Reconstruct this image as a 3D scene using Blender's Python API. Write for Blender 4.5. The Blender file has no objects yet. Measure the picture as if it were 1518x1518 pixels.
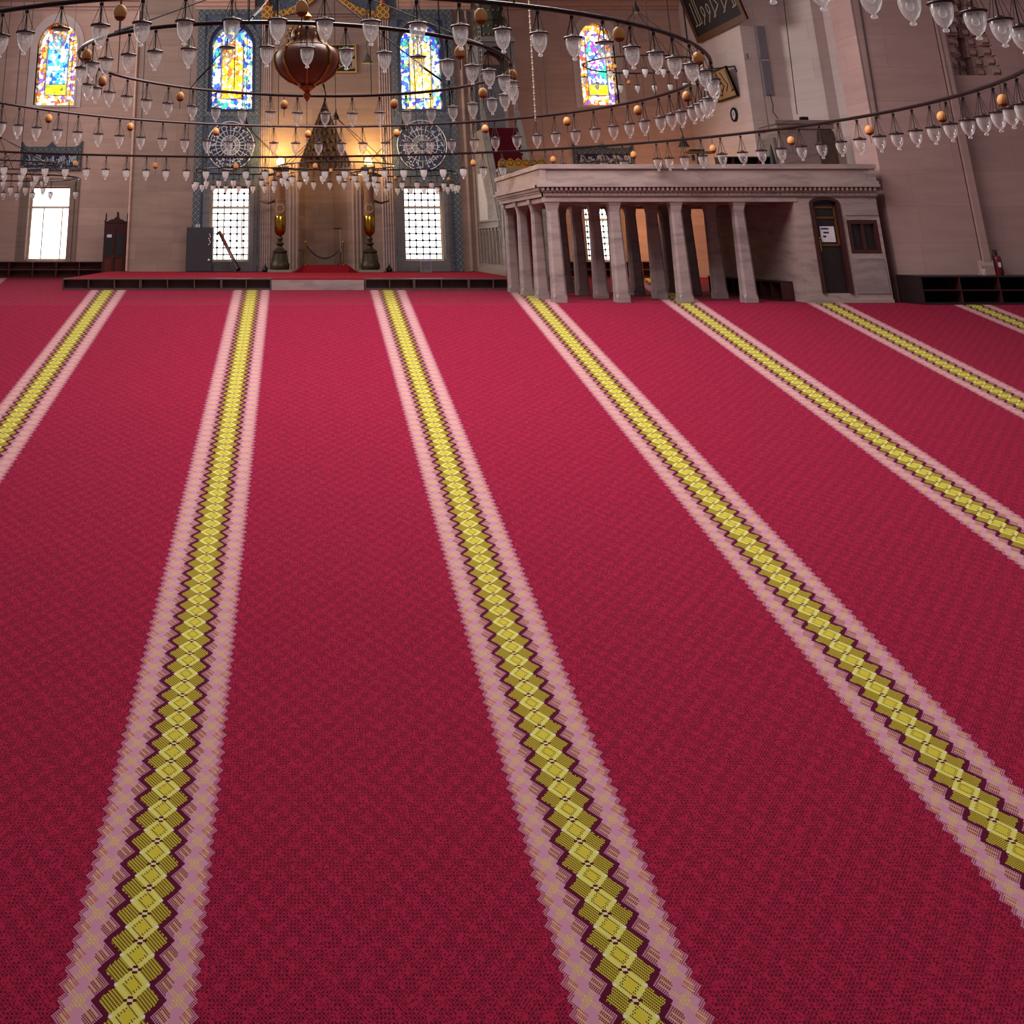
import bpy, bmesh, math, random
from mathutils import Vector, Matrix
random.seed(7)
R=math.radians; PI=math.pi
scene=bpy.context.scene; COL=scene.collection
def srgb(r,g,b):
    f=lambda v:(v/255/12.92) if v/255<=.04045 else ((v/255+.055)/1.055)**2.4
    return (f(r),f(g),f(b),1)
# ------------------------------------------------------------------ camera
PPX,FOC,TILT,HZ=440.,1520.,R(18.7),360.
CT,ST=math.cos(TILT),math.sin(TILT); PPY=HZ-FOC*math.tan(TILT)
cam=bpy.data.objects.new('camera',bpy.data.cameras.new('camera')); COL.objects.link(cam)
cam.rotation_euler=(PI/2+TILT,0,0)
cd=cam.data; cd.sensor_fit='HORIZONTAL'; cd.sensor_width=36; cd.lens=36*FOC/1518
cd.shift_x=(759-PPX)/1518; cd.shift_y=(PPY-759)/1518; cd.clip_end=400
scene.camera=cam
def at(px,py,Y):          # the point on the upright plane Y that the photograph shows at a pixel
    k=(PPY-py)/FOC; Z=Y*(k*CT+ST)/(CT-k*ST); return (px-PPX)/FOC*(Y*CT+Z*ST),Z
def X_(px,py,Y): return at(px,py,Y)[0]
def Z_(py,Y): return at(0,py,Y)[1]
# ------------------------------------------------------------------ object helpers
class MB:
    def __init__(s): s.v=[]; s.f=[]; s.uv=None
    def add(s,vs,fs):
        b=len(s.v); s.v+= [tuple(v) for v in vs]; s.f+=[tuple(b+i for i in f) for f in fs]; return s
    def box(s,x0,y0,z0,x1,y1,z1):
        x0,x1=sorted((x0,x1)); y0,y1=sorted((y0,y1)); z0,z1=sorted((z0,z1))
        return s.add([(x0,y0,z0),(x1,y0,z0),(x1,y1,z0),(x0,y1,z0),(x0,y0,z1),(x1,y0,z1),(x1,y1,z1),(x0,y1,z1)],
          [(0,3,2,1),(4,5,6,7),(0,1,5,4),(1,2,6,5),(2,3,7,6),(3,0,4,7)])
    def prism(s,poly,y0,y1):      # polygon in (x,z), extruded along y
        n=len(poly)
        a=sum(poly[i][0]*poly[(i+1)%n][1]-poly[(i+1)%n][0]*poly[i][1] for i in range(n))
        if a<0: poly=poly[::-1]
        return s.add([(x,y0,z) for x,z in poly]+[(x,y1,z) for x,z in poly],
          [tuple(range(n)),tuple(range(2*n-1,n-1,-1))]+[(i,i+n,(i+1)%n+n,(i+1)%n) for i in range(n)])
    def prismx(s,poly,x0,x1):     # polygon in (y,z), extruded along x
        b=len(s.v); s.prism(poly,x0,x1)
        for i in range(b,len(s.v)): x,y,z=s.v[i]; s.v[i]=(y,x,z)
        n=len(poly)*1
        return s
    def plan(s,poly,z0,z1):       # polygon in (x,y), extruded along z
        n=len(poly)
        return s.add([(x,y,z0) for x,y in poly]+[(x,y,z1) for x,y in poly],
          [tuple(range(n-1,-1,-1)),tuple(range(n,2*n))]+[(i,(i+1)%n,(i+1)%n+n,i+n) for i in range(n)])
    def lathe(s,prof,c=(0,0,0),n=20,sx=1,sy=1):
        vs=[];fs=[]
        for r,z in prof:
            for k in range(n):
                a=2*PI*k/n; vs.append((c[0]+r*sx*math.cos(a),c[1]+r*sy*math.sin(a),c[2]+z))
        m=len(prof)
        for j in range(m-1):
            for k in range(n):
                fs.append((j*n+k,j*n+(k+1)%n,(j+1)*n+(k+1)%n,(j+1)*n+k))
        if prof[0][0]>1e-4: fs.append(tuple(range(n-1,-1,-1)))
        if prof[-1][0]>1e-4: fs.append(tuple((m-1)*n+k for k in range(n)))
        return s.add(vs,fs)
    def tube(s,pts,r,n=6,closed=False):
        pts=[Vector(p) for p in pts]; m=len(pts); vs=[];fs=[]; rr=r if hasattr(r,'__len__') else [r]*m
        for i,p in enumerate(pts):
            a=pts[(i-1)%m] if (closed or i>0) else p; b=pts[(i+1)%m] if (closed or i<m-1) else p
            t=(b-a).normalized(); up=Vector((0,0,1)) if abs(t.z)<.95 else Vector((1,0,0))
            u=t.cross(up).normalized(); w=u.cross(t)
            for k in range(n):
                an=2*PI*k/n; vs.append(p+u*math.cos(an)*rr[i]+w*math.sin(an)*rr[i])
        for i in range(m if closed else m-1):
            j=(i+1)%m
            for k in range(n): fs.append((i*n+k,i*n+(k+1)%n,j*n+(k+1)%n,j*n+k))
        if not closed: fs+= [tuple(range(n-1,-1,-1)),tuple((m-1)*n+k for k in range(n))]
        return s.add(vs,fs)
    def frame(s,x0,y0,z0,x1,y1,z1,w):
        s.box(x0,y0,z0,x0+w,y1,z1).box(x1-w,y0,z0,x1,y1,z1).box(x0+w,y0,z1-w,x1-w,y1,z1); return s.box(x0+w,y0,z0,x1-w,y1,z0+w)
    def sphere(s,c,r,n=12,sz=1): return s.lathe([(max(1e-5,r*math.sin(PI*i/n)),-r*sz*math.cos(PI*i/n)) for i in range(n+1)],c,n*2)
    def ribbon(s,pts,w,y,th):     # flat stroke in the (x,z) plane with thickness th towards -y
        for (x0,z0),(x1,z1) in zip(pts[:-1],pts[1:]):
            dx,dz=x1-x0,z1-z0; L=math.hypot(dx,dz) or 1e-6; nx,nz=-dz/L*w/2,dx/L*w/2; ex,ez=dx/L*w*.3,dz/L*w*.3
            s.prism([(x0-ex+nx,z0-ez+nz),(x0-ex-nx,z0-ez-nz),(x1+ex-nx,z1+ez-nz),(x1+ex+nx,z1+ez+nz)],y-th,y)
        return s
    def mesh(s,name,mat,smooth=False):
        me=bpy.data.meshes.new(name); me.from_pydata(s.v,[],s.f); me.update()
        bm=bmesh.new(); bm.from_mesh(me); bmesh.ops.recalc_face_normals(bm,faces=bm.faces); bm.to_mesh(me); bm.free()
        if smooth:
            for p in me.polygons: p.use_smooth=True
            me.set_sharp_from_angle(angle=R(40))
        if mat: me.materials.append(mat)
        return me
    def build(s,name,mat,parent=None,smooth=False,loc=None):
        return link(name,s.mesh(name,mat,smooth),parent,loc)
def link(name,me,parent=None,loc=None):
    o=bpy.data.objects.new(name,me); COL.objects.link(o)
    if parent is not None: o.parent=parent
    if loc is not None: o.location=loc
    return o
def thing(name,label,cat,loc=(0,0,0),rz=0,group=None):
    o=bpy.data.objects.new(name,None); COL.objects.link(o); o.location=loc; o.rotation_euler=(0,0,rz)
    o.empty_display_size=.1
    return tag(o,label,cat,group)
def tag(o,label,cat,group=None):
    o['label']=label; o['category']=cat
    if group: o['group']=group
    return o
def struct(o,label=None):
    o['kind']='structure'
    if label: o['label']=label
    return o
# ------------------------------------------------------------------ node helpers
class E:                       # arithmetic on node sockets
    nt=None
    def __init__(s,v): s.v=v
    @staticmethod
    def op(o,*a):
        n=E.nt.nodes.new('ShaderNodeMath'); n.operation=o
        for i,x in enumerate(a):
            x=x.v if isinstance(x,E) else x
            if isinstance(x,(int,float)): n.inputs[i].default_value=x
            else: E.nt.links.new(x,n.inputs[i])
        return E(n.outputs[0])
    def __add__(s,o): return E.op('ADD',s,o)
    __radd__=__add__
    def __sub__(s,o): return E.op('SUBTRACT',s,o)
    def __rsub__(s,o): return E.op('SUBTRACT',o,s)
    def __mul__(s,o): return E.op('MULTIPLY',s,o)
    __rmul__=__mul__
    def __truediv__(s,o): return E.op('DIVIDE',s,o)
    def __lt__(s,o): return E.op('LESS_THAN',s,o)
    def __gt__(s,o): return E.op('GREATER_THAN',s,o)
    def abs(s): return E.op('ABSOLUTE',s)
    def floor(s): return E.op('FLOOR',s)
    def fract(s): return E.op('FRACT',s)
    def cos(s): return E.op('COSINE',s)
    def mod(s,m): return E.op('FLOORED_MODULO',s,m)
    def min(s,o): return E.op('MINIMUM',s,o)
    def max(s,o): return E.op('MAXIMUM',s,o)
def begin(name):
    m=bpy.data.materials.new(name); m.use_nodes=True; nt=m.node_tree; E.nt=nt
    b=nt.nodes['Principled BSDF']; return m,nt,b
def mix(fac,a,b):
    nt=E.nt; n=nt.nodes.new('ShaderNodeMix'); n.data_type='RGBA'
    f,A,B=n.inputs[0],n.inputs[6],n.inputs[7]
    for s,x in ((f,fac),(A,a),(B,b)):
        x=x.v if isinstance(x,E) else x
        if isinstance(x,(int,float,tuple)): s.default_value=x
        else: nt.links.new(x,s)
    return n.outputs[2]
def node(t,**kw):
    n=E.nt.nodes.new(t)
    for k,v in kw.items():
        if k.startswith('i_'): 
            key=k[2:]; s=n.inputs[int(key)] if key.isdigit() else n.inputs[key.replace('_',' ')]
            v=v.v if isinstance(v,E) else v
            if isinstance(v,bpy.types.NodeSocket): E.nt.links.new(v,s)
            else: s.default_value=v
        else: setattr(n,k,v)
    return n
def coords(kind='Object'):
    tc=node('ShaderNodeTexCoord'); sp=node('ShaderNodeSeparateXYZ',i_0=tc.outputs[kind])
    return tc.outputs[kind],E(sp.outputs[0]),E(sp.outputs[1]),E(sp.outputs[2])
def comb(x,y,z=0.): return node('ShaderNodeCombineXYZ',i_0=x,i_1=y,i_2=z).outputs[0]
def noise(vec,scale,detail=3,rough=.55): return E(node('ShaderNodeTexNoise',i_Vector=vec,i_Scale=scale,i_Detail=detail,i_Roughness=rough).outputs[0])
def fin(m,nt,b,col,rough=.6,metal=0.,spec=.3,bump=None,bs=.3,bd=.02):
    if isinstance(col,tuple): b.inputs['Base Color'].default_value=col
    else: nt.links.new(col,b.inputs['Base Color'])
    b.inputs['Roughness'].default_value=rough; b.inputs['Metallic'].default_value=metal; b.inputs['Specular IOR Level'].default_value=spec
    if bump is not None:
        n=node('ShaderNodeBump',i_Strength=bs,i_Distance=bd,i_Height=bump); nt.links.new(n.outputs[0],b.inputs['Normal'])
    return m
def plain(name,rgb,rough=.5,metal=0.,spec=.3,var=.12,sc=6.):
    m,nt,b=begin(name); v,x,y,z=coords()
    n=noise(v,sc); c=srgb(*rgb); d=tuple(k*(1-var*2) for k in c[:3])+(1,); e=tuple(min(1,k*(1+var)) for k in c[:3])+(1,)
    return fin(m,nt,b,mix(n,d,e),rough,metal,spec)
def stone(name,rgb,bw=1.7,bh=.78,var=.16,warm=(0,0,0),vein=.25,mortar=.012,stain=.3):
    m,nt,b=begin(name); v,x,y,z=coords()
    vec=comb(x+y,z,0.)
    br=node('ShaderNodeTexBrick',i_Vector=vec,i_Scale=1.,i_Mortar_Size=mortar,i_Mortar_Smooth=.3,i_Brick_Width=bw,i_Row_Height=bh)
    br.offset=.37; br.squash=1.25; br.squash_frequency=3
    c=srgb(*rgb)[:3]; lo=tuple(k*(1-var) for k in c)+(1,); hi=tuple(min(1,k*(1+var)) for k in c)+(1,)
    br.inputs['Color1'].default_value=lo; br.inputs['Color2'].default_value=hi; br.inputs['Mortar'].default_value=tuple(k*.86 for k in c)+(1,)
    st=noise(comb((x+y)*.35,z*2.6,y*.2),1.5,5,.65)          # horizontal veins
    bl=noise(v,.35,4,.6)
    col=mix((st-.42)*(vein*4),br.outputs[0],tuple(k*.62 for k in c)+(1,))
    col=mix((bl-.5)*(stain*3),col,(c[0]*.8,c[1]*.66,c[2]*.6,1))
    nt.nodes[-1] if False else None
    return fin(m,nt,b,col,.75,0,.15,bump=E(br.outputs[1]),bs=.12,bd=.02)
def marble(name,rgb,vein=(90,80,84),sc=1.2,rough=.5):
    m,nt,b=begin(name); v,x,y,z=coords()
    d=noise(v,sc,4)*3.
    w=noise(comb(x*.5+d*.3,y*.5,z*3.2+d*.4),sc*1.6,5,.6)
    col=mix((w-.45)*3.,srgb(*rgb),srgb(*vein)); col=mix((noise(v,.6,2)-.4)*.8,col,tuple(k*.8 for k in srgb(*rgb)[:3])+(1,))
    return fin(m,nt,b,col,rough,0,.3)
def wood(name,rgb,rough=.4):
    m,nt,b=begin(name); v,x,y,z=coords()
    n=noise(comb(x*9.,y*9.,z*1.2),2.,4)
    c=srgb(*rgb); return fin(m,nt,b,mix(n,tuple(k*.55 for k in c[:3])+(1,),tuple(min(1,k*1.35) for k in c[:3])+(1,)),rough,0,.3)
def tilemat(name):             # blue tile ground: small floral pattern
    m,nt,b=begin(name); v,x,y,z=coords()
    vec=comb(x,z,0.); vo=node('ShaderNodeTexVoronoi',i_Vector=vec,i_Scale=5.5); vo.feature='DISTANCE_TO_EDGE'
    v2=node('ShaderNodeTexVoronoi',i_Vector=vec,i_Scale=11.)
    col=mix((E(vo.outputs[0])<.05)*.55,srgb(60,72,90),srgb(112,124,134))
    col=mix((E(v2.outputs[0])<.16)*.6,col,srgb(34,42,74))
    gx=(x*2.2).fract(); gz=(z*2.2).fract(); g=(gx<.03).max(gz<.03)
    col=mix(g*.35,col,srgb(40,48,66)); col=mix(noise(v,1.2,2)*.35,col,srgb(84,92,100))
    return fin(m,nt,b,col,.35,0,.5)
def latticemat(name,c0,c1,p=.27,w=.2):   # border strip of crossing white bands
    m,nt,b=begin(name); v,x,y,z=coords()
    a=((x+z)/p).fract()-.5; d=((x-z)/p).fract()-.5
    l=(a.abs()<w*.5).max(d.abs()<w*.5)
    dot=((a.abs()-.5).abs()<.12)*((d.abs()-.5).abs()<.12)
    return fin(m,nt,b,mix(l.max(dot),srgb(*c0),srgb(*c1)),.4,0,.4)
def stained(name,center,border,base,seed):
    m,nt,b=begin(name); v,u,w,_=coords('UV')
    vec=comb(u*1.+seed,w*2.2,0.)
    vo=node('ShaderNodeTexVoronoi',i_Vector=vec,i_Scale=12.); ed=node('ShaderNodeTexVoronoi',i_Vector=vec,i_Scale=12.); ed.feature='DISTANCE_TO_EDGE'
    rnd=E(node('ShaderNodeSeparateColor',i_0=vo.outputs['Color']).outputs[0])
    def ramp(cols):
        r=node('ShaderNodeValToRGB',i_0=rnd); cr=r.color_ramp; cr.interpolation='CONSTANT'
        while len(cr.elements)<len(cols): cr.elements.new(.5)
        for i,(e,c) in enumerate(zip(cr.elements,cols)): e.position=i/len(cols); e.color=srgb(*c)
        return r.outputs[0]
    inner=((u-.5).abs()<.27)*(w>.13)*((w+(u-.5).abs()*.35)<.84)
    basep=inner*(w<.25)
    col=mix(inner,ramp(border),ramp(center))
    if base: col=mix(basep,col,ramp(base))
    fr=(((u-.5).abs()-.27).abs()<.022)*(w>.12)*(w<.84); fr=fr.max(((w-.125).abs()<.008)*((u-.5).abs()<.28))
    if base: fr=fr.max(((w-.255).abs()<.006)*((u-.5).abs()<.28))
    med=(((u-.5).abs()-.385).abs()); mz=((w*4.2).fract()-.5).abs()
    lead=(E(ed.outputs[0])<.045).max(((med*7.+mz*1.2)-.72).abs()<.05)
    fr=fr.max(lead)
    col=mix(fr*.82,col,srgb(40,36,70))
    tr=node('ShaderNodeBsdfTransparent',i_Color=col); tl=node('ShaderNodeBsdfTranslucent',i_Color=col)
    mx=node('ShaderNodeMixShader',i_0=.25,i_1=tr.outputs[0],i_2=tl.outputs[0])
    nt.links.new(mx.outputs[0],nt.nodes['Material Output'].inputs[0]); return m
def glassmat(name,tint=(1,1,1),body=.14,edge=.85):
    m,nt,b=begin(name)
    lw=E(node('ShaderNodeLayerWeight',i_Blend=.35).outputs[1])
    tr=node('ShaderNodeBsdfTransparent',i_Color=(tint[0],tint[1],tint[2],1)); gl=node('ShaderNodeBsdfGlossy',i_Roughness=.06)
    df=node('ShaderNodeBsdfDiffuse',i_Color=(.97,.95,.95,1)); tl=node('ShaderNodeBsdfTranslucent',i_Color=(.97,.96,.96,1))
    dt=node('ShaderNodeMixShader',i_0=.55,i_1=df.outputs[0],i_2=tl.outputs[0])
    a=node('ShaderNodeMixShader',i_0=lw*edge+body,i_1=tr.outputs[0],i_2=dt.outputs[0])
    c=node('ShaderNodeMixShader',i_0=lw*.35+.06,i_1=a.outputs[0],i_2=gl.outputs[0])
    nt.links.new(c.outputs[0],nt.nodes['Material Output'].inputs[0]); return m
def emit(name,rgb,s):
    m,nt,b=begin(name); e=node('ShaderNodeEmission',i_Color=srgb(*rgb),i_Strength=s); nt.links.new(e.outputs[0],nt.nodes['Material Output'].inputs[0]); return m
RINGS={'R1': [-0.028, 15.952, 3.299, -0.027, -0.002, 2.6], 'R2': [0.031, 17.753, 6.622, -0.01, -0.004, 2.6], 'R3': [-2.144, 20.93, 14.282, -0.004, 0.008, 2.6], 'R4': [10.838, 32.203, 1.789, -0.027, 0.008, 5.3], 'C': [1.439, 38.5, 2.111, 0.0, 0.0, 2.648], 'L': [-2.012, 41.4, 2.064, 0.0, 0.0, 2.657], 'R': [4.179, 41.4, 2.064, 0.0, 0.0, 2.577], 'W': [-10.938, 38.5, 2.327, 0.0, 0.0, 2.694], 'V': [-10.598, 40.5, 2.271, 0.0, 0.0, 2.353]}
LAMPS={'R1n': [202.4, 211.6, 219.2, 228.4, 236.9, 246.0, 255.2, 264.0, 272.7, 281.2, 290.0, 298.5, 307.0, 315.5, 323.2, 333.0, 342.0, 351.2], 'R1f': [4.9, 14.9, 25.7, 34.9, 43.8, 53.0, 62.3, 71.5, 80.4, 89.3, 98.0, 107.2, 116.0, 124.0, 133.0, 141.5, 150.1, 158.9, 167.2, 173.6], 'R2n': [237.3, 240.8, 245.3, 250.0, 254.5, 258.9, 263.5, 267.9, 272.4, 276.8, 281.4, 285.8, 290.4, 294.7, 299.1, 303.6, 308.1, 312.7, 317.1, 322.3, 328.0, 335.1, 339.0], 'R2f': [-12.3, -9.7, -6.3, -2.7, 2.2, 5.7, 9.3, 14.2, 18.4, 22.6, 27.2, 31.9, 36.5, 40.7, 45.1, 49.7, 54.2, 58.9, 63.3, 67.8, 72.4, 77.0, 81.3, 85.9, 90.5, 94.9, 99.5, 104.0, 108.4, 112.9, 117.5, 122.0, 126.5, 131.0, 135.5, 139.9, 144.7, 149.0, 153.1], 'R3n': [292.1, 294.4, 296.7, 299.3, 301.6, 303.8, 306.4, 308.9, 311.3], 'R3f': [-19.1, -16.8, -14.5, -12.0, -9.4, -6.7, -4.2, -1.6, 1.1, 3.5, 6.2, 8.8, 11.4, 14.1, 16.8, 19.4, 21.9, 24.6, 27.2, 29.6, 31.6, 33.1, 37.6, 40.2, 43.0, 45.6, 47.9, 49.7, 53.7, 56.3, 59.0, 61.7, 64.3, 67.0, 69.6, 72.3, 74.9, 77.6, 80.3, 82.9, 85.6, 88.2, 90.9, 93.5, 96.1, 98.8, 101.4, 104.0, 106.7, 109.2, 111.9, 114.5, 117.2, 119.7], 'R4n': [219.6, 235.9, 253.5, 270.2], 'R4f': [26.8, 44.8, 61.3, 78.3, 95.8, 125.9, 172.4], 'Cn': [202.4, 220.5, 238.2, 254.7, 270.3, 284.6, 297.0, 306.4], 'Cf': [45.8, 53.2, 66.0, 80.1, 94.8, 112.2, 129.3, 148.1], 'Ln': [208.8, 228.1, 244.5, 260.6, 275.9, 290.1, 304.9, 322.1], 'Lf': [58.4, 70.4, 83.8, 99.9, 114.9, 131.4, 149.0, 168.0], 'Rn': [235.9, 248.5, 262.1, 277.4, 293.5, 309.8, 325.0], 'Rf': [-7.9, 9.3, 27.9, 44.6, 61.6, 77.1, 92.1, 105.5, 117.3], 'Wn': [293.2, 307.5, 322.1, 334.1], 'Wf': [56.5, 68.7, 81.9, 97.8], 'Vn': [278.1, 291.2, 307.4], 'Vf': [30.0, 70.6, 89.5, 105.1, 118.5]}
EGGS={'R1n': [207.0, 311.3, 346.6], 'R1f': [20.0, 57.3, 93.6, 128.6, 163.4], 'R2n': [252.1, 270.2, 288.1, 306.1, 325.6], 'R2f': [-0.8, 15.6, 33.6, 51.7, 70.1, 88.0, 106.6, 124.3, 142.1], 'R3f': [-15.9, -5.8, 4.7, 15.3, 25.7, 36.2, 46.9, 57.6, 78.9, 89.5, 100.2, 110.6], 'R4n': [225.8], 'R4f': [86.5], 'Cn': [262.8, 302.0], 'Cf': [73.2, 178.1], 'Lf': [66.3], 'Rn': [255.3, 318.6], 'Wf': [75.0]}
AMBIENT=.25; OUTSIDE=4.6; EXPO=0.
# ------------------------------------------------------------------ materials
M={}
M['stone']=stone('pink_limestone',(192,158,146),var=.09,vein=.34,stain=.4)
M['stone_mihrab']=stone('grey_pink_stone',(146,122,112),bw=1.5,bh=.7,vein=.42,var=.1)
M['stone_right']=stone('mauve_stone',(164,132,128),bw=2.1,bh=.95,vein=.34,var=.07)
M['stone_pale']=stone('pale_stone',(206,186,182),bw=1.6,bh=.8,vein=.22,var=.06)
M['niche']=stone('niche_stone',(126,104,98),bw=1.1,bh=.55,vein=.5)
M['dark_stone']=plain('mottled_dark_stone',(96,78,70),.8,var=.3,sc=5)  # dark mottled stone, also the shade colour of the recess panels
M['marble']=marble('veined_marble',(158,136,132),(110,92,94))
M['marble_light']=marble('light_marble',(132,122,116),(100,92,90))
M['column']=marble('column_marble',(146,126,124),(98,84,86),1.0)
M['frame_grey']=marble('grey_marble_frame',(104,100,104),(76,72,78),1.5)
M['tile']=tilemat('blue_tile'); M['lattice']=latticemat('tile_lattice',(62,66,72),(112,117,120))
M['navy']=plain('navy_tile',(30,34,78),.35,0,.5,.25); M['white_tile']=plain('white_tile_glaze',(200,204,212),.35,0,.5,.08)
M['tile_edge']=plain('tile_edge',(72,82,96),.4)
M['gold']=plain('gilding',(178,128,52),.35,.7,.5,.25,30); M['goldblack']=latticemat('gilt_scrollwork',(52,34,20),(196,142,64),.3,.42)
M['brass']=plain('brass',(168,128,44),.16,1.,.5,.15); M['bronze']=plain('aged_bronze',(62,50,32),.5,.4,.4,.25)
M['lantern_glass']=plain('brown_lantern_glass',(116,54,32),.4,0,.4,.25,4)
M['copper']=plain('copper_gilt',(178,96,44),.3,.6,.5,.2)
M['iron']=plain('dark_iron',(52,38,38),.28,.7,.5,.2); M['wire']=plain('wire',(52,42,40),.6)
M['cap']=plain('lamp_cap',(52,32,34),.45,.3); M['egg']=plain('ostrich_egg',(206,140,82),.55,0,.3,.12,14); M['egg_tip']=plain('red_brown_tip',(120,50,30),.5)
M['glass']=glassmat('lamp_glass',(1,1,1),.1,1.0); M['glass_far']=glassmat('lamp_glass_backlit',(1,1,1),.72,.4)  # far glass is a whiter copy, backlight put into its body
M['rope']=plain('pale_rope',(196,180,160),.8); M['wood']=wood('dark_wood',(62,28,28)); M['shelf_wood']=wood('grey_brown_shelf',(92,66,66)); M['wood_red']=wood('red_brown_wood',(84,34,30)); M['wood_black']=wood('black_wood',(36,24,26))
M['wood_edge']=wood('shelf_edge',(112,70,66)); M['oak']=wood('orange_wood',(92,56,24)); M['timber']=wood('pale_window_timber',(230,206,176))
M['black']=plain('black',(16,14,16),.5); M['paper']=plain('white_paper',(206,196,206),.7); M['charcoal']=plain('charcoal_panel',(58,54,60),.5)
M['red_mat']=plain('red_mat',(138,24,44),.95,0,.1,.15,30); M['stair_carpet']=plain('wine_stair_carpet',(86,16,28),.95,0,.1,.2,20)
M['dark_red']=plain('dark_red_mat',(112,12,26),.95,0,.1,.15,30)
M['candle']=plain('candle_wax',(124,86,60),.6); M['bulb']=emit('lit_globe',(255,214,120),14.)
M['green_spire']=plain('dark_green_lead',(52,52,40),.6,0,.3,.2); M['spire_dot']=plain('gilt_dot',(120,100,64),.5)
M['extinguisher']=plain('extinguisher_red',(92,14,20),.35); M['pipe']=plain('grey_loudspeaker',(126,118,130),.5); M['tan']=plain('tan_parchment',(172,142,104),.7)
M['script']=plain('pale_script',(176,160,140),.6); M['steel']=plain('steel',(170,160,150),.3,.8); M['leaf']=plain('leaf',(110,150,60),.8); M['bell']=plain('green_bell',(48,44,32),.5)
# ---- carpet: knotted pattern drawn from knot counts across (U) and along (V) the stripes
def carpetmat():
    m,nt,b=begin('crimson_carpet'); _,U,V,_z=coords('UV')
    KX,KY=11.,22.
    i=(U*KX).floor(); j=(V*KY).floor(); u=(i+.5)/KX; v=(j+.5)/KY
    PITCH=34.
    a=((u/PITCH+.5).fract()-.5).abs()*PITCH
    bf=v.fract(); e=bf.min(1.-bf)                      # 0 at whole periods, .5 at half periods
    rn=E(node('ShaderNodeTexWhiteNoise',i_0=comb(i,j,3.)).outputs[0])
    ck=(i+j).mod(2.); ck3=((i+j).mod(3.)<.5); ck3b=((i-j).mod(3.)<.5)
    i2=1.-e*2.; e2=e*2.
    CR=srgb(160,28,62); CRD=srgb(80,10,34); PK=srgb(196,136,160); YE=srgb(208,194,76); YE2=srgb(204,186,58); BAR=srgb(214,206,108)
    BR=srgb(74,30,30); MA=srgb(88,16,44); OR=srgb(204,150,84); WH=srgb(220,214,196)
    wv=(u*PI).cos()*(v*(2*PI)).cos()
    dk=ck3.max(ck3b)*(rn<(.66-.34*wv))
    col=mix(dk,CR,CRD); col=mix(rn*.22,col,srgb(178,36,72))
    # pink band with toothed edge
    t=((e*4.).fract()-.5).abs()*2.                      # 1 at e=0,.25,.5 ; 0 between
    tooth=(e-.25).abs()*4.                              # 1 at e=0,.5 ; 0 at .25
    edge=4.2+tooth*.42+i2*.12
    spike=(a<(edge+.22))*(a>(edge-.35))
    pink=(a<edge)
    col=mix(pink,col,PK)
    col=mix(spike*ck,col,mix(.5,CR,MA))
    ornotch=(((a-3.95).abs()+e2*1.)<.5)*ck3
    col=mix(ornotch,col,OR); col=mix((((a-3.95).abs()+e2)<.5)*(1.-ck3)*ck*.8,col,CR)
    dx=((a-3.25).abs()+e2); arm=((dx-1.).abs()<.26)*(a<4.2)*(a>2.3)*ck3
    cen=(((a-3.25).abs()*1.1+i2)<.5)*(ck3.max(ck3b))*.8
    col=mix(arm.max(cen),col,srgb(208,180,84))
    # mauve hatched zone
    inn=2.05+i2*.85
    mz=(a<inn); col=mix(mz,col,mix(ck,PK,MA))
    oc=(((a-2.35).abs()+e2)<.55)*ck3*mz; col=mix(oc,col,OR)
    col=mix(((a<(2.0+.12))*((a-1.).abs()+i2>1.))*(((a-1.).abs()+i2)<1.5),col,MA)
    col=mix((((a-1.).abs()+i2)<1.52)*(((a-1.).abs()+i2)>1.)*(a>1.),col,MA)
    # yellow diamonds
    d1=((a-1.).abs()+i2)<1.; col=mix(d1,col,mix(ck3,YE2,BR)); col=mix(d1*((i+j+1.).mod(3.)<.5)*.55,col,BR)
    D0=a+e2; d0=(D0<1.0)
    col=mix(d0,col,mix(ck3,YE,BR)); col=mix(D0<.52,col,YE2)
    bar=((D0-1.).abs()<.2)*(a<1.12); col=mix(bar,col,BAR)
    col=mix((a<.2)*(e>.36)*(e<.46),col,MA); col=mix(((a-.3).abs()<.12)*(e>.45),col,MA); col=mix((a<.14)*(e>.46)*ck,col,WH)
    col=mix(((a-1.05).abs()<.1)*(e<.06),col,WH)
    fz=noise(comb(U*22.,V*40.,0.),1.,2); col=mix((fz-.5)*.5,col,(0.02,.005,.01,1))
    col=mix(.26,col,(0,0,0,1))
    b.inputs['Sheen Weight'].default_value=.04; b.inputs['Sheen Roughness'].default_value=.4; b.inputs['Sheen Tint'].default_value=(1,.8,.85,1)
    return fin(m,nt,b,col,.95,0,.05)
M['carpet']=carpetmat()
# ------------------------------------------------------------------ carpet
ZF=-1.5; YK=28.0; SL=.1984
KK=2.28e-5
cent=[-2.27,-1.76,-1.235,-.728,-.172,.349,.882,1.42,1.938,2.46,2.99,3.52]
zero=4
def proj_y(Y,Z): return PPY-FOC*(-Y*ST+Z*CT)/(Y*CT+Z*ST)
rows=[8.4+(YK-8.4)*i/16 for i in range(17)]+[YK+.15+(50.2-YK-.15)*(i/60)**1.3 for i in range(61)]
cols=[]
for k in range(len(cent)-1):
    for q in range(4): cols.append((cent[k]+(cent[k+1]-cent[k])*q/4,(k-zero+q/4)*34.))
cols.append((cent[-1],(len(cent)-1-zero)*34.))
vs=[];uv=[];fs=[]
for Y in rows:
    Z=ZF-SL*max(0,YK-Y); py=proj_y(Y,Z); yc=Y*CT+Z*ST
    for u,U in cols:
        vs.append((u*(py-45)/FOC*yc,Y,Z)); uv.append((U,1/(KK*(py-45))))
nc=len(cols)
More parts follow.
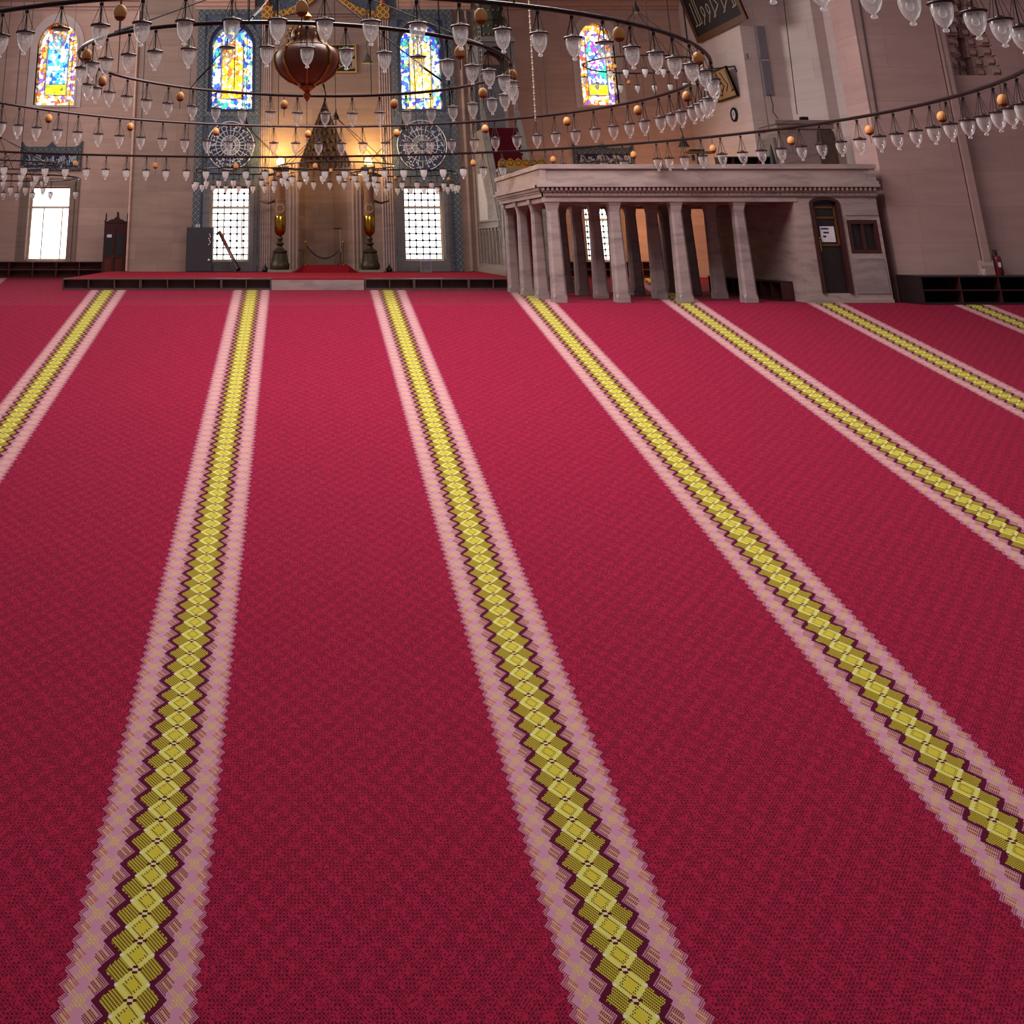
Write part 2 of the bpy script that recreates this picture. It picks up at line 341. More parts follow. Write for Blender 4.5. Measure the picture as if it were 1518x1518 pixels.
for r in range(len(rows)-1):
    for c in range(nc-1): fs.append((r*nc+c,r*nc+c+1,(r+1)*nc+c+1,(r+1)*nc+c))
me=bpy.data.meshes.new('carpet'); me.from_pydata(vs,[],fs); l=me.uv_layers.new(name='UVMap')
for p in me.polygons:
    for li in p.loop_indices: l.data[li].uv=uv[me.loops[li].vertex_index]
me.materials.append(M['carpet'])
carpet=tag(link('carpet',me),'crimson wall-to-wall carpet with pink and yellow diamond stripes','carpet')
SL_=MB().add([(-40,-6,ZF-SL*(YK+6)-.05),(40,-6,ZF-SL*(YK+6)-.05),(40,YK,ZF-.05),(-40,YK,ZF-.05),(40,53,ZF-.05),(-40,53,ZF-.05),(-40,-6,-9),(40,-6,-9),(40,53,-9),(-40,53,-9)],[(0,1,2,3),(3,2,4,5),(6,9,8,7),(0,6,7,1),(5,4,8,9),(1,7,8,4,2),(0,3,5,9,6)])
struct(SL_.build('floor',M['dark_stone']),'floor under the crimson carpet')
sd=carpet.modifiers.new('pile','SOLIDIFY'); sd.thickness=.02; sd.offset=-1
# ------------------------------------------------------------------ architecture
YW=50.; YM=45.8; ZT=-1.14; ZTOP=15.
def wall_holes(mb,x0,x1,z0,z1,y0,y1,holes):     # upright slab with rectangular openings
    xs=sorted({x0,x1,*[h[0] for h in holes],*[h[2] for h in holes]}); zs=sorted({z0,z1,*[h[1] for h in holes],*[h[3] for h in holes]})
    for a,b in zip(xs[:-1],xs[1:]):
        run=None
        for c,d in zip(zs[:-1],zs[1:]):
            mx,mz=(a+b)/2,(c+d)/2
            hole=any(h[0]<mx<h[2] and h[1]<mz<h[3] for h in holes)
            if hole:
                if run: mb.box(a,y0,run[0],b,y1,run[1]); run=None
            else: run=(run[0],d) if run else (c,d)
        if run: mb.box(a,y0,run[0],b,y1,run[1])
    return mb
def arch(x0,x1,zs,za,n=9):      # pointed arch outline from (x0,zs) over the apex to (x1,zs)
    xm=(x0+x1)/2; h=[]
    for i in range(n+1):
        t=i/n; h.append((x0+(xm-x0)*(1-math.cos(t*PI/2))**.9, zs+(za-zs)*math.sin(t*PI/2)**.92))
    return h+[(x1+x0-x,z) for x,z in h[-2::-1]]
def spandrel(mb,x0,x1,zs,za,ztop,y0,y1):   # fills a rectangular opening above a pointed arch
    A=arch(x0,x1,zs,za); xm=(x0+x1)/2
    for (a,za_),(b,zb_) in zip(A[:-1],A[1:]): mb.prism([(a,za_),(b,zb_),(b,ztop),(a,ztop)],y0,y1)
def R4_(pl,pb,pr,pt,Y):        # rectangle on plane Y from photo edges
    xm=(X_(pl,(pb+pt)/2,Y),X_(pr,(pb+pt)/2,Y)); return (xm[0],Z_(pb,Y),xm[1],Z_(pt,Y))
# openings
SW1=R4_(54,156,113,33,YW); SW4=R4_(859.5,156,913,33,YW)
LW1=R4_(40,386.5,101,276,YW); LW4=R4_(868,388,917,300,YW)
SW2=R4_(314,161.5,374,38,YM); SW3=R4_(594,161.5,654,36,YM)
LW2=R4_(311,388,370,276,YM); LW3=R4_(599,387,658,276,YM)
xl=X_(-260,300,YW)-14; xA=X_(196,230,YM); xB=X_(716,230,YM)
xtl0,xtl1=X_(289,200,YM),X_(385,200,YM); xtr0,xtr1=X_(583,200,YM),X_(678,200,YM)
# left and right stretches of the end wall
mb=MB(); wall_holes(mb,xl,X_(200,230,YW)+.4,ZF+.001,ZTOP,YW,YW+.7,[SW1,LW1])
spandrel(mb,SW1[0],SW1[2],SW1[1]+(SW1[3]-SW1[1])*.72,SW1[3]-.02,SW1[3],YW,YW+.7)
struct(mb.build('wall_left',M['stone']),'pink limestone end wall left of the prayer niche, with a stained window above a tall one')
mb=MB(); xr=X_(1022,150,YW)
wall_holes(mb,xB-.6,xr+.8,ZF+.001,ZTOP,YW,YW+.7,[SW4,LW4])
spandrel(mb,SW4[0],SW4[2],SW4[1]+(SW4[3]-SW4[1])*.72,SW4[3]-.02,SW4[3],YW,YW+.7)
struct(mb.build('wall_back',M['stone']),'pink limestone end wall behind the columned marble gallery')
# mihrab stretch
nx0,nx1=X_(443,330,YM),X_(522,330,YM); nzt=Z_(243,YM); nza=Z_(148,YM); nxm=(nx0+nx1)/2
mb=MB(); wall_holes(mb,xA,xB,ZF+.001,ZTOP,YM,YM+.7,[SW2,SW3,LW2,LW3,(nx0,ZT,nx1,nza)])
for s in (SW2,SW3): spandrel(mb,s[0],s[2],s[1]+(s[3]-s[1])*.74,s[3]-.02,s[3],YM,YM+.7)
mb.prism([(nx0,nzt),(nxm,nza),(nx0,nza)],YM,YM+.7); mb.prism([(nx1,nzt),(nxm,nza),(nx1,nza)],YM,YM+.7)
mb.box(xA,YM+.7,ZF+.001,xA+.6,YW,ZTOP); mb.box(xB-.6,YM+.7,ZF+.001,xB,YW,ZTOP)
struct(mb.build('wall_mihrab',M['stone_mihrab']),'grey pink stone wall around the prayer niche')
# cornices along the top of the picture
def cornice(name,x0,x1,Y,zb,prof):
    mb=MB(); mb.prismx([(Y+.02,zb)]+[(Y-d,zb+z) for d,z in prof]+[(Y+.02,zb+prof[-1][1])],x0,x1); return mb
zc=Z_(15,YW)
mb=cornice('',xl,xA,YW,zc,[(.05,0),(.08,.12),(.2,.16),(.24,.36),(.4,.42),(.4,.6)]); struct(mb.build('trim_1',M['stone']),'moulded stone cornice above left wall')
zc2=Z_(14,YW)
mb=cornice('',xB-.1,xr,YW,zc2,[(.05,0),(.08,.12),(.2,.16),(.24,.36),(.4,.42),(.4,.6)]); struct(mb.build('trim_2',M['stone']),'moulded stone cornice above the wall behind the gallery')
for k,(a,b) in enumerate(((X_(290,10,YM),X_(378,10,YM)),(X_(588,8,YM),xB-.2))):
    mb=cornice('',a,b,YM,Z_(14,YM),[(.04,0),(.06,.1),(.14,.16),(.14,.24),(.26,.34),(.26,.5)]); struct(mb.build('trim_%d'%(3+k),M['stone']),'moulded stone ledge above the %s blue tiled panel'%('left' if k==0 else 'right'))
# pale vertical seams: corner rolls beside the mihrab stretch
for k,x in enumerate((xA,xB)):
    mb=MB(); mb.tube([(x,YM-.02,ZT+.02),(x,YM-.02,Z_(16,YM))],.045,8); struct(mb.build('trim_%d'%(5+k),M['stone'],smooth=True),'pale stone corner roll')
for k,xx in enumerate((690,700)):
    mb=MB(); x=X_(xx,200,YM); mb.tube([(x,YM-.03,ZT+.02),(x,YM-.03,Z_(16,YM))],.09,8); struct(mb.build('trim_%d'%(7+k),M['stone_mihrab'],smooth=True),'stone pier roll beside the pulpit')
# ---- stained windows
def stained_window(n,H,Y,kind,label,mat):
    x0,z0,x1,z1=H; zs=z0+(z1-z0)*(.72 if kind=='stone' else .74)
    root=MB(); f=.045
    A=arch(x0,x1,zs,z1-.02); 
    pl=[(x0,z0),(x1,z0)]+A[::-1]
    me=bpy.data.meshes.new('stained_pane'); me.from_pydata([(x,Y+.25,z) for x,z in pl],[],[tuple(range(len(pl)))])
    l=me.uv_layers.new(name='UVMap')
    for p in me.polygons:
        for li in p.loop_indices:
            c=me.vertices[me.loops[li].vertex_index].co; l.data[li].uv=((c.x-x0)/(x1-x0),(c.z-z0)/(z1-z0))
    me.materials.append(mat)
    # frame
    fr=MB(); w=.10 if kind=='stone' else .12
    out=[(x0-w,z0-w),(x1+w,z0-w)]; 
    O=arch(x0-w,x1+w,zs,z1+w*1.3)
    inn=[(x0,z0)]+A+[(x1,z0)]; ou=[(x0-w,z0-w)]+O+[(x1+w,z0-w)]
    for i in range(len(inn)):
        j=(i+1)%len(inn); fr.prism([inn[i],inn[j],ou[j],ou[i]],Y-.05,Y+.24)
    o=struct(fr.build('window_%d'%n,M['stone_pale'] if kind=='stone' else M['navy']),label)
    struct(link('stained_pane',me,o)); 
    if kind=='stone':
        g=MB(); W=.34; O2=arch(x0-W,x1+W,zs,z1+.45); ou2=[(x0-W,z0-.12)]+O2+[(x1+W,z0-.12)]
        for i in range(len(inn)-1): g.prism([ou[i],ou[i+1],ou2[i+1],ou2[i]],Y-.03,Y)
        struct(g.build('window_surround',M['stone_pale'],o))
    return o
Wt=(255,250,244)
amber=[(255,190,70),(255,250,235),(250,150,40),(255,236,190),(200,90,40),(255,252,245),(120,90,170)]
cyanp=[(90,220,230),(250,252,255),(60,160,220),(200,250,250),(40,90,190),(245,250,255),(120,210,190),(255,255,255)]
yel=[(255,220,60),(255,200,40),(255,240,140),(240,170,30),(255,250,220),(220,110,30)]
blue=[(60,110,220),(250,252,255),(110,190,240),(70,70,180),(240,246,255),(255,220,110),(60,170,150),(250,250,255)]
multi=[(250,252,255),(120,90,210),(60,190,170),(245,250,255),(170,70,190),(80,120,220),(255,255,255),(60,200,150)]
stained_window(1,SW1,YW,'stone','pointed stained glass window with amber border and pale blue centre on the left wall',stained('stained_glass_cyan',cyanp,amber,[(220,220,20),(240,230,60),(170,190,20)],3.1))
stained_window(2,SW2,YM,'tile','pointed stained glass window with golden centre and blue border left of the niche',stained('stained_glass_gold',yel,blue,None,7.7))
stained_window(3,SW3,YM,'tile','pointed stained glass window with pale yellow centre and blue border right of the niche',stained('stained_glass_lemon',[(255,250,220),(255,226,90),(255,240,160),(255,255,240),(250,200,60)],blue,None,1.3))
stained_window(4,SW4,YW,'stone','pointed stained glass window with violet and green centre above the gallery',stained('stained_glass_violet',multi,amber,[(230,230,20),(245,240,70),(200,210,30)],5.2))
# ---- lower windows with timber casements / iron grilles
def low_window(n,H,Y,label,grille,casement):
    x0,z0,x1,z1=H; w=(x1-x0); h=z1-z0
    fr=MB()
    fr.frame(x0,Y+.42,z0,x1,Y+.5,z1,.09); fr.box(x0+.09,Y+.425,z0+h*.70,x1-.09,Y+.49,z0+h*.73)
    if casement: 
        for q in (.32,.78): fr.box(x0+w*q,Y+.43,z0+.09,x0+w*q+.05,Y+.488,z0+h*.70)
    o=struct(fr.build('window_%d'%n,M['timber']),label)
    if grille:
        g=MB(); nx=6; nz=round(h/(w/nx))
        for i in range(1,nx): g.tube([(x0+w*i/nx,Y+.62,z0),(x0+w*i/nx,Y+.62,z1)],.024,5)
        for j in range(1,nz): g.tube([(x0,Y+.62,z0+h*j/nz),(x1,Y+.62,z0+h*j/nz)],.024,5)
        for i in range(1,nx):
            for j in range(1,nz): g.sphere((x0+w*i/nx,Y+.62,z0+h*j/nz),.058,4)
        struct(g.build('iron_grille',M['iron'],o))
    return o
low_window(5,LW1,YW,'bright tall window with pale timber sashes at far left',False,True)
low_window(6,LW2,YM,'bright tall window with pale timber frame beside the dark cabinet',True,True)
low_window(7,LW3,YM,'bright tall window with knotted iron grille right of the niche',True,False)
low_window(8,LW4,YW,'bright window seen between the gallery columns',True,False)
# jamb surrounds
def surround(n,H,Y,mat,label,w,d=.06,sill=True):
    x0,z0,x1,z1=H; mb=MB()
    for a,dd in ((w,d),(w*.55,d+.05)):
        mb.box(x0-a,Y-dd,z0-(a*.6 if sill else 0),x0,Y,z1+a*.9); mb.box(x1,Y-dd,z0-(a*.6 if sill else 0),x1+a,Y,z1+a*.9); mb.box(x0,Y-dd,z1,x1,Y,z1+a*.9)
        if sill: mb.box(x0,Y-dd,z0-a*.6,x1,Y,z0)
    return struct(mb.build('trim_%d'%n,mat),label)
surround(9,LW1,YW,M['stone_mihrab'],'stone jambs of the far left tall window',.42)
surround(12,LW4,YW,M['stone_mihrab'],'stone jambs of the window behind the gallery',.3)
# ---- blue tiled panels
def tile_panel(x0,x1,SW,LW,label,outer):
    t=thing('tile_panel',label,'tiled panel')
    ztop=Z_(14.5,YM); y1=YM-.005; y0=YM-.05
    sw=(SW[0]-.13,SW[1]-.13,SW[2]+.13,SW[3]+.2); lw=(LW[0]-.3,ZT+.01,LW[2]+.3,LW[3]+.28)
    mb=MB(); wall_holes(mb,x0,x1,ZT+.01,ztop,y0,y1,[sw,lw]); mb.build('tile_ground',M['tile'],t)
    zs=SW[1]+(SW[3]-SW[1])*.74
    mb=MB(); A=arch(sw[0],sw[2],zs,SW[3]+.16); 
    for (a,za),(b,zb) in zip(A[:-1],A[1:]): mb.prism([(a,za),(b,zb),(b,sw[3]),(a,sw[3])],y0,y1)
    mb.build('spandrel_tiles',M['navy'],t)
    bw=.30
    mb=MB(); xo=x0 if outer<0 else x1-bw; mb.box(xo,y0-.03,ZT+.01,xo+bw,y0,ztop); mb.box(x0+(bw if outer<0 else 0),y0-.03,ztop-bw*.8,x1-(0 if outer<0 else bw),y0,ztop); mb.build('lattice_border',M['lattice'],t)
    mb=MB(); q=.2; ou=arch(sw[0]-q,sw[2]+q,zs,SW[3]+.45); iu=arch(sw[0]-.02,sw[2]+.02,zs,SW[3]+.2)
    O=[(sw[0]-q,sw[1]-q)]+ou+[(sw[2]+q,sw[1]-q)]; I=[(sw[0]-.02,sw[1])]+iu+[(sw[2]+.02,sw[1])]
    for i in range(len(O)): j=(i+1)%len(O); mb.prism([I[i],I[j],O[j],O[i]],y0-.03,y0)
    mb.build('window_lattice_frame',M['lattice'],t)
    for xx in ((x0+bw,) if outer<0 else (x1-bw-.05,)):
        mb=MB(); mb.box(xx,y0-.05,ZT+.01,xx+.05,y0,ztop-bw*.8); mb.build('edge_strip',M['tile_edge'],t)
    mb=MB(); a,b=LW,.3
    for w,d in ((.3,.1),(.17,.171)):
        mb.box(LW[0]-w,y0-d,ZT+.01,LW[0],y1,LW[3]+w*.9); mb.box(LW[2],y0-d,ZT+.01,LW[2]+w,y1,LW[3]+w*.9); mb.box(LW[0],y0-d,LW[3],LW[2],y1,LW[3]+w*.9); mb.box(LW[0],y0-d,ZT+.01,LW[2],y1,LW[1])
    mb.build('window_surround',M['frame_grey'],t)
    return t
tile_panel(xtl0,xtl1,SW2,LW2,'tall blue tiled panel framing the windows left of the niche',-1)
tile_panel(xtr0,xtr1,SW3,LW3,'tall blue tiled panel framing the windows right of the niche',1)
# ---- calligraphy strokes
def script_strokes(mb,x0,x1,z0,z1,y,w,th,seed,rows=1):
    rg=random.Random(seed); 
    H=(z1-z0)/rows
    for r in range(rows):
        b=z0+r*H; x=x1
        while x>x0+.12*H:
            k=rg.choice('alllbsdnk'); s=H*rg.uniform(.28,.5)
            def cl(px): return min(x1,max(x0,px))
            if k in 'al':     # upright letters
                n=rg.randint(1,3)
                for i in range(n):
                    xx=cl(x-i*H*.13); mb.ribbon([(xx,b+H*.2),(cl(xx+H*.02),b+H*rg.uniform(.8,.97))],w,y,th)
                mb.ribbon([(x,b+H*.2),(cl(x-n*H*.13),b+H*.17)],w,y,th); s=H*.13*n
            elif k in 'bn':   # open bowl
                P=[(cl(x-s*(.5-.5*math.cos(t*PI/6))),b+H*.34-H*.24*math.sin(t*PI/6)) for t in range(7)]; mb.ribbon(P,w,y,th)
                mb.box(cl(x-s*.45),y-th,b+H*.5,cl(x-s*.45+w*1.3),y,b+H*.5+w*1.3)
            elif k=='s':      # teeth
                P=[(cl(x-s*t/6),b+H*(.25+.13*(t%2))) for t in range(7)]; mb.ribbon(P,w,y,th)
            elif k=='d':      # loop with tail
                P=[(cl(x-s*.3+s*.25*math.cos(t*PI/4)),b+H*.45+H*.14*math.sin(t*PI/4)) for t in range(9)]; mb.ribbon(P,w,y,th); mb.ribbon([(cl(x-s*.1),b+H*.4),(cl(x-s*.9),b+H*.12)],w,y,th)
            else:             # long slanting stroke
                mb.ribbon([(cl(x-s*1.1),b+H*.93),(cl(x-s*.2),b+H*.42),(cl(x-s*1.2),b+H*.22)],w,y,th)
            x-=s*rg.uniform(.75,1.)+H*.07
    return mb
# ---- calligraphy roundels
def roundel(pcx,pcy,pr,label,seed):
    x,z=at(pcx,pcy,YM); r=pr/1605*YM; Y=YM-.155
    t=thing('calligraphy_roundel',label,'roundel',(x,Y,z))
    mb=MB(); n=48
    mb.prism([(r*math.cos(2*PI*i/n),r*math.sin(2*PI*i/n)) for i in range(n)],-.03,.04); mb.build('navy_disc',M['navy'],t)
    w=MB(); y=-.032; rg=random.Random(seed)
    def ring(rr,ww): w.tube([(rr*math.cos(2*PI*i/n),y,rr*math.sin(2*PI*i/n)) for i in range(n)],ww,4,True)
    ring(r*.985,.02); ring(r*.40,.015); ring(r*.62,.012); ring(r*.2,.01)
    m=24
    for i in range(m):           # radiating uprights of the lettering
        a=2*PI*i/m; c,s=math.cos(a),math.sin(a); r1=.42 if i%3 else .22; r2=.8 if i%2 else .9
        w.ribbon([(r*r1*c,r*r1*s),(r*r2*c,r*r2*s)],.022,y,.012)
        a2=a+2*PI/m*rg.uniform(.6,1.2)
        if rg.random()<.75:
            q=rg.uniform(.7,.92); w.ribbon([(r*q*math.cos(a+(a2-a)*j/4),r*(q-.08*math.sin(j*PI/4))*math.sin(a+(a2-a)*j/4)) for j in range(5)],.03,y,.012)
        for _ in range(2):
            q=rg.uniform(.66,.92); aa=a+rg.uniform(0,.25); w.box(r*q*math.cos(aa)-.03,y-.012,r*q*math.sin(aa)-.03,r*q*math.cos(aa)+.03,y,r*q*math.sin(aa)+.03)
        w.ribbon([(r*.2*c,r*.2*s),(r*.4*math.cos(a+.5),r*.4*math.sin(a+.5))],.014,y,.01); w.ribbon([(r*.2*c,r*.2*s),(r*.4*math.cos(a-.5),r*.4*math.sin(a-.5))],.014,y,.01)
    for i in range(8): w.ribbon([(0,0),(r*.2*math.cos(i*PI/4),r*.2*math.sin(i*PI/4))],.014,y,.01)
    w.build('white_lettering',M['white_tile'],t)
    return t
roundel(342,216,36,'round navy calligraphy panel with white lettering between the left niche windows',3)
roundel(625,216,38,'round navy calligraphy panel with white lettering between the right niche windows',11)
# ---- calligraphy lintel panels
def lintel_panel(p0,p1,pt,pb,q,label,seed):
    x0,z0,x1,z1=R4_(p0,pb,p1,pt,YW); Y=YW-.02; w=x1-x0; h=z1-z0; xm=(x0+x1)/2
    t=thing('calligraphy_frieze',label,'calligraphy tiles',(0,0,0))
    top=[(x0,z1+h*.12),(x0+w*.05,z1-h*.06),(x0+w*.1,z1-h*.12),(xm-w*.09,z1-h*.12),(xm-w*.03,z1-h*.02),(xm,z1+h*.08),(xm+w*.03,z1-h*.02),(xm+w*.09,z1-h*.12),(x1-w*.1,z1-h*.12),(x1-w*.05,z1-h*.06),(x1,z1+h*.12)]
    MB().prism([(x0,z0)]+top+[(x1,z0)],Y-.06,Y).build('tile_ground',M['tile_edge'],t)
    MB().box(x0+w*.05,Y-.08,z1-h*.36,x1-w*.05,Y-.06,z1-h*.16).box(x0+w*.01,Y-.08,z0+h*.03,x0+w*.055,Y-.06,z1-h*.16).box(x1-w*.055,Y-.08,z0+h*.03,x1-w*.01,Y-.06,z1-h*.16).box(x0+w*.05,Y-.08,z0+h*.02,x1-w*.05,Y-.06,z0+h*.13).build('lattice_frame',M['lattice'],t)
    MB().box(x0+w*.06,Y-.085,z0+h*.14,x1-w*.06,Y-.06,z1-h*.37).build('navy_field',M['navy'],t)
    s=MB(); script_strokes(s,x0+w*.08,x1-w*.08,z0+h*.16,z1-h*.39,Y-.085,.04,.012,seed); script_strokes(s,x0+w*.1,x1-w*.1,z0+h*.2,z0+h*.42,Y-.085,.034,.012,seed+5); script_strokes(s,x0+w*.08,x1-w*.08,z0+h*.18,z1-h*.42,Y-.085,.034,.012,seed+9)
    s.build('white_lettering',M['white_tile'],t); return t
lintel_panel(31,121,213,253,0,'navy tiled calligraphy panel with white script above the far left window',4)
lintel_panel(850,940,216,250,0,'navy tiled calligraphy panel with white script above the gallery parapet',8)
# ---- prayer niche
mih=thing('prayer_niche','tall stone prayer niche with stalactite hood and gilded scrollwork arch','prayer niche')
mb=MB(); dp=1.25
pl=[(nx0,YM+.02),(nx0+.28,YM+.75),(nxm-.38,YM+dp),(nxm+.38,YM+dp),(nx1-.28,YM+.75),(nx1,YM+.02)]
for a,b in zip(pl[:-1],pl[1:]):
    mb.add([(a[0],a[1],ZT),(b[0],b[1],ZT),(b[0],b[1],nzt),(a[0],a[1],nzt),(a[0]*1.0,a[1]+.1,ZT),(b[0],b[1]+.1,ZT),(b[0],b[1]+.1,nzt),(a[0],a[1]+.1,nzt)],[(0,1,2,3),(4,7,6,5),(0,3,7,4),(1,5,6,2),(3,2,6,7),(0,4,5,1)])
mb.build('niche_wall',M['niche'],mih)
mb=MB(); T=8
for t in range(T):
    f=1-t/T; z=nzt+(nza-nzt)*t/T; z2=nzt+(nza-nzt)*(t+1)/T; rr=(nx1-nx0)/2*f; n=max(3,int(9*f)+1)
    for i in range(n):
        a=PI*(i+.5)/n; ca,sa=math.cos(a),math.sin(a); cx,cy=nxm+rr*ca*.93,YM+.05+dp*f*sa*.95; w=rr*PI/n*.55
        P=[(cx-w*sa-.02*ca,cy+w*ca*.9),(cx+w*sa,cy-w*ca*.9),(cx+w*sa+.3*ca+.01,cy-w*ca*.9+.35*sa+.02),(cx-w*sa+.3*ca+.01,cy+w*ca*.9+.35*sa+.02)]
        mb.plan(P,z,z2+.02)
        mb.sphere((cx-.04*ca,cy-.03*sa,z+.02),w*.42,5,1.6)
mb.box(nx0,YM+dp+.1,nzt,nx1,YM+dp+.2,nza)
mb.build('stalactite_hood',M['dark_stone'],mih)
# fluted side shafts, mouldings, gilded arch
for (a,b) in ((386,402),(564,582)):
    mb=MB(); x0,x1=X_(a,220,YM),X_(b,220,YM); zt=Z_(28,YM)
    for k in range(5): xx=x0+(x1-x0)*(k+.5)/5; mb.tube([(xx,YM-.0,ZT+.01),(xx,YM-.0,zt)],(x1-x0)/11,8)
    mb.build('fluted_shaft',M['marble'],mih,True)
    mb=MB(); mb.box(x0-.02,YM-.16,zt,x1+.02,YM,Z_(9,YM)); mb.build('gilded_capital',M['goldblack'],mih)
    mb=MB(); xc=(x0+x1)/2; mb.lathe([(.14,0),(.17,.1),(.12,.22),(.15,.34),(.05,.6),(.02,.75)],(xc,YM-.08,Z_(9,YM)),10); mb.build('gilded_finial',M['copper'],mih,True)
xa,xb=X_(402,27,YM),X_(564,27,YM); zz=Z_(27,YM)
mb=MB()
for k in range(3): mb.box(xa,YM-.04-.02*k,zz-.06+.13*k,xb,YM,zz-.02+.13*k)
mb.build('moulding',M['stone_mihrab'],mih)
cur=[(401,22),(416,21),(432,16),(446,9),(458,2),(468,-6),(476,-16),(482.5,-30)]
cur=cur+[(965-x,y) for x,y in cur[-2::-1]]
P=[at(x,y,YM) for x,y in cur]; wd=.30
mb=MB()
for i in range(len(P)-1):
    (x0,z0),(x1,z1)=P[i],P[i+1]; mb.prism([(x0,z0-wd/2),(x1,z1-wd/2),(x1,z1+wd/2),(x0,z0+wd/2)],YM-.1,YM)
mb.build('gilded_arch',M['goldblack'],mih)
mb=MB()
for i in range(len(P)-1):
    (x0,z0),(x1,z1)=P[i],P[i+1]; zt=Z_(-60,YM); mb.prism([(x0,z0+wd/2),(x1,z1+wd/2),(x1,zt),(x0,zt)],YM-.04,YM)
mb.box(X_(380,0,YM),YM-.04,Z_(9,YM),P[0][0],YM,Z_(-60,YM)); mb.box(P[-1][0],YM-.04,Z_(9,YM),X_(588,0,YM),YM,Z_(-60,YM))
mb.build('blue_tile_ground',M['tile'],mih)
for (a,b) in ((428,443),(522,538)):
    mb=MB()
    x0,x1=X_(a,330,YM),X_(b,330,YM)
    for k in range(3): mb.tube([(x0+(x1-x0)*(k+.5)/3,YM,ZT+.01),(x0+(x1-x0)*(k+.5)/3,YM,nzt)],(x1-x0)/5,6)
    mb.build('niche_moulding',M['stone_mihrab'],mih,True)
# framed black calligraphy square right of the niche
x0,z0,x1,z1=R4_(489,108,528,66,YM); t=thing('calligraphy_plaque','black square plaque with gold border and pale script behind the brass lantern','plaque')
MB().box(x0,YM-.07,z0,x1,YM-.005,z1).build('black_field',M['black'],t)
mb=MB(); q=.05
mb.frame(x0,YM-.09,z0,x1,YM-.07,z1,q); mb.build('gold_border',M['gold'],t)
script_strokes(MB(),x0+.12,x1-.1,z0+.1,z1-.08,YM-.07,.05,.012,21,2).build('script',M['script'],t)
# ------------------------------------------------------------------ stepped right-hand walls
XS=xr
mbw=MB(); Yc=43.3
P=[(XS,YW+.2),(XS,Yc)]
def nxt(px,py,dy):
    Y=P[-1][1]-dy; P.append((X_(px,py,Y),Y))
nxt(1158,60,0); nxt(1210,60,1.4); nxt(1226,60,0); nxt(1246,60,.8); nxt(1252,60,0); nxt(1292,60,1.6); nxt(1420,60,0)
P+=[(P[-1][0],YW+.2)]
mbw.plan(P,ZF+.001,ZTOP); struct(mbw.build('wall_right',M['stone_pale']),'pale pier with stepped corners rising behind the gallery')
YF=29.3; xf=X_(1303,244,YF); xe=X_(1640,244,YF)+18
px0,px1=X_(1402,150,YF),X_(1424,150,YF)
hx0,hx1=X_(1434,60,YF),X_(1492,60,YF); hz0,hz1=Z_(118,YF),Z_(-20,YF)
NR=[]
for r in range(9):
    ya,yb=112-r*15,112-(r+1)*15; c=1443-r*2.4; hw=41-r*3.6; NR.append((X_(c-hw,ya,YF+.3),Z_(ya,YF+.3),X_(c+hw,ya,YF+.3),Z_(yb,YF+.3)))
mb=MB(); wall_holes(mb,xf,px0,ZF+.001,ZTOP,YF,YF+1.2,[]); wall_holes(mb,px0,xe,ZF+.001,ZTOP,YF+.25,YF+1.4,NR)
mb.box(NR[0][0]-.1,YF+1.2,NR[0][1],NR[0][2]+.1,YF+1.35,NR[-1][3])
struct(mb.build('wall_side',M['stone_right']),'mauve stone wall at the right edge behind the low shelf')
mb=MB()
for a,b,d in ((1402,1407,.0),(1409,1419,-.06),(1421,1425,.05)): mb.box(X_(a,150,YF),YF+d,-.75,X_(b,150,YF),YF+.25,ZTOP)
x0,x1=X_(1403,150,YF)-.05,X_(1425,150,YF)+.06
mb.box(x0+.02,YF-.12,-.78,x1+.02,YF+.25,-.58); mb.box(x0-.04,YF-.18,-.84,x1+.08,YF+.25,-.78)
mb.prismx([(YF-.10,-.58),(YF-.04,-.45),(YF+.25,-.45),(YF+.25,-.58)],x0+.02,x1)
struct(mb.build('trim_10',M['stone_right']),'moulded stone pilaster with a stepped base above the low shelf')
# stalactite niche at the upper right
mb=MB(); rg=random.Random(5)
for r,(hx0,hz0,hx1,hz1) in enumerate(NR):
    nc=max(2,6-r//2)
    for c in range(nc):
        ww=(hx1-hx0)/nc; xx=hx0+ww*c; mid=1-abs((c+.5)/nc-.5)*2*nc/max(1,nc-1); yb=YF+.32+max(-.06,(.75-.07*r)*mid+rg.choice((0,.08)))
        mb.box(xx+.006,yb,hz0+.001,xx+ww-.006,YF+1.2,hz1-.004)
        mb.prismx([(yb,hz0+.02),(yb-.1,hz0+.08),(yb-.08,hz0+.2),(yb,hz1-.06)],xx+ww*.18,xx+ww*.82)
struct(mb.build('trim_11',M['stone_right']),'stalactite stonework niche at upper right')
# plaster joints: thin dark cable running up the corner
def cable(pts,label,mat='wire',r=.018): return tag(MB().tube(pts,r,5).build('wall_cable',M[mat]),label,'cable')
cable([(X_(p,q,YF-.02),YF-.03,Z_(q,YF)) for p,q in ((1270,-20),(1301,175))],'thin dark cable running down the corner of the right wall')
cable([(X_(p,q,YF+.2),YF+.2,Z_(q,YF)) for p,q in ((1375,0),(1395,120),(1400,140))],'thin dark cable beside the stalactite stonework')
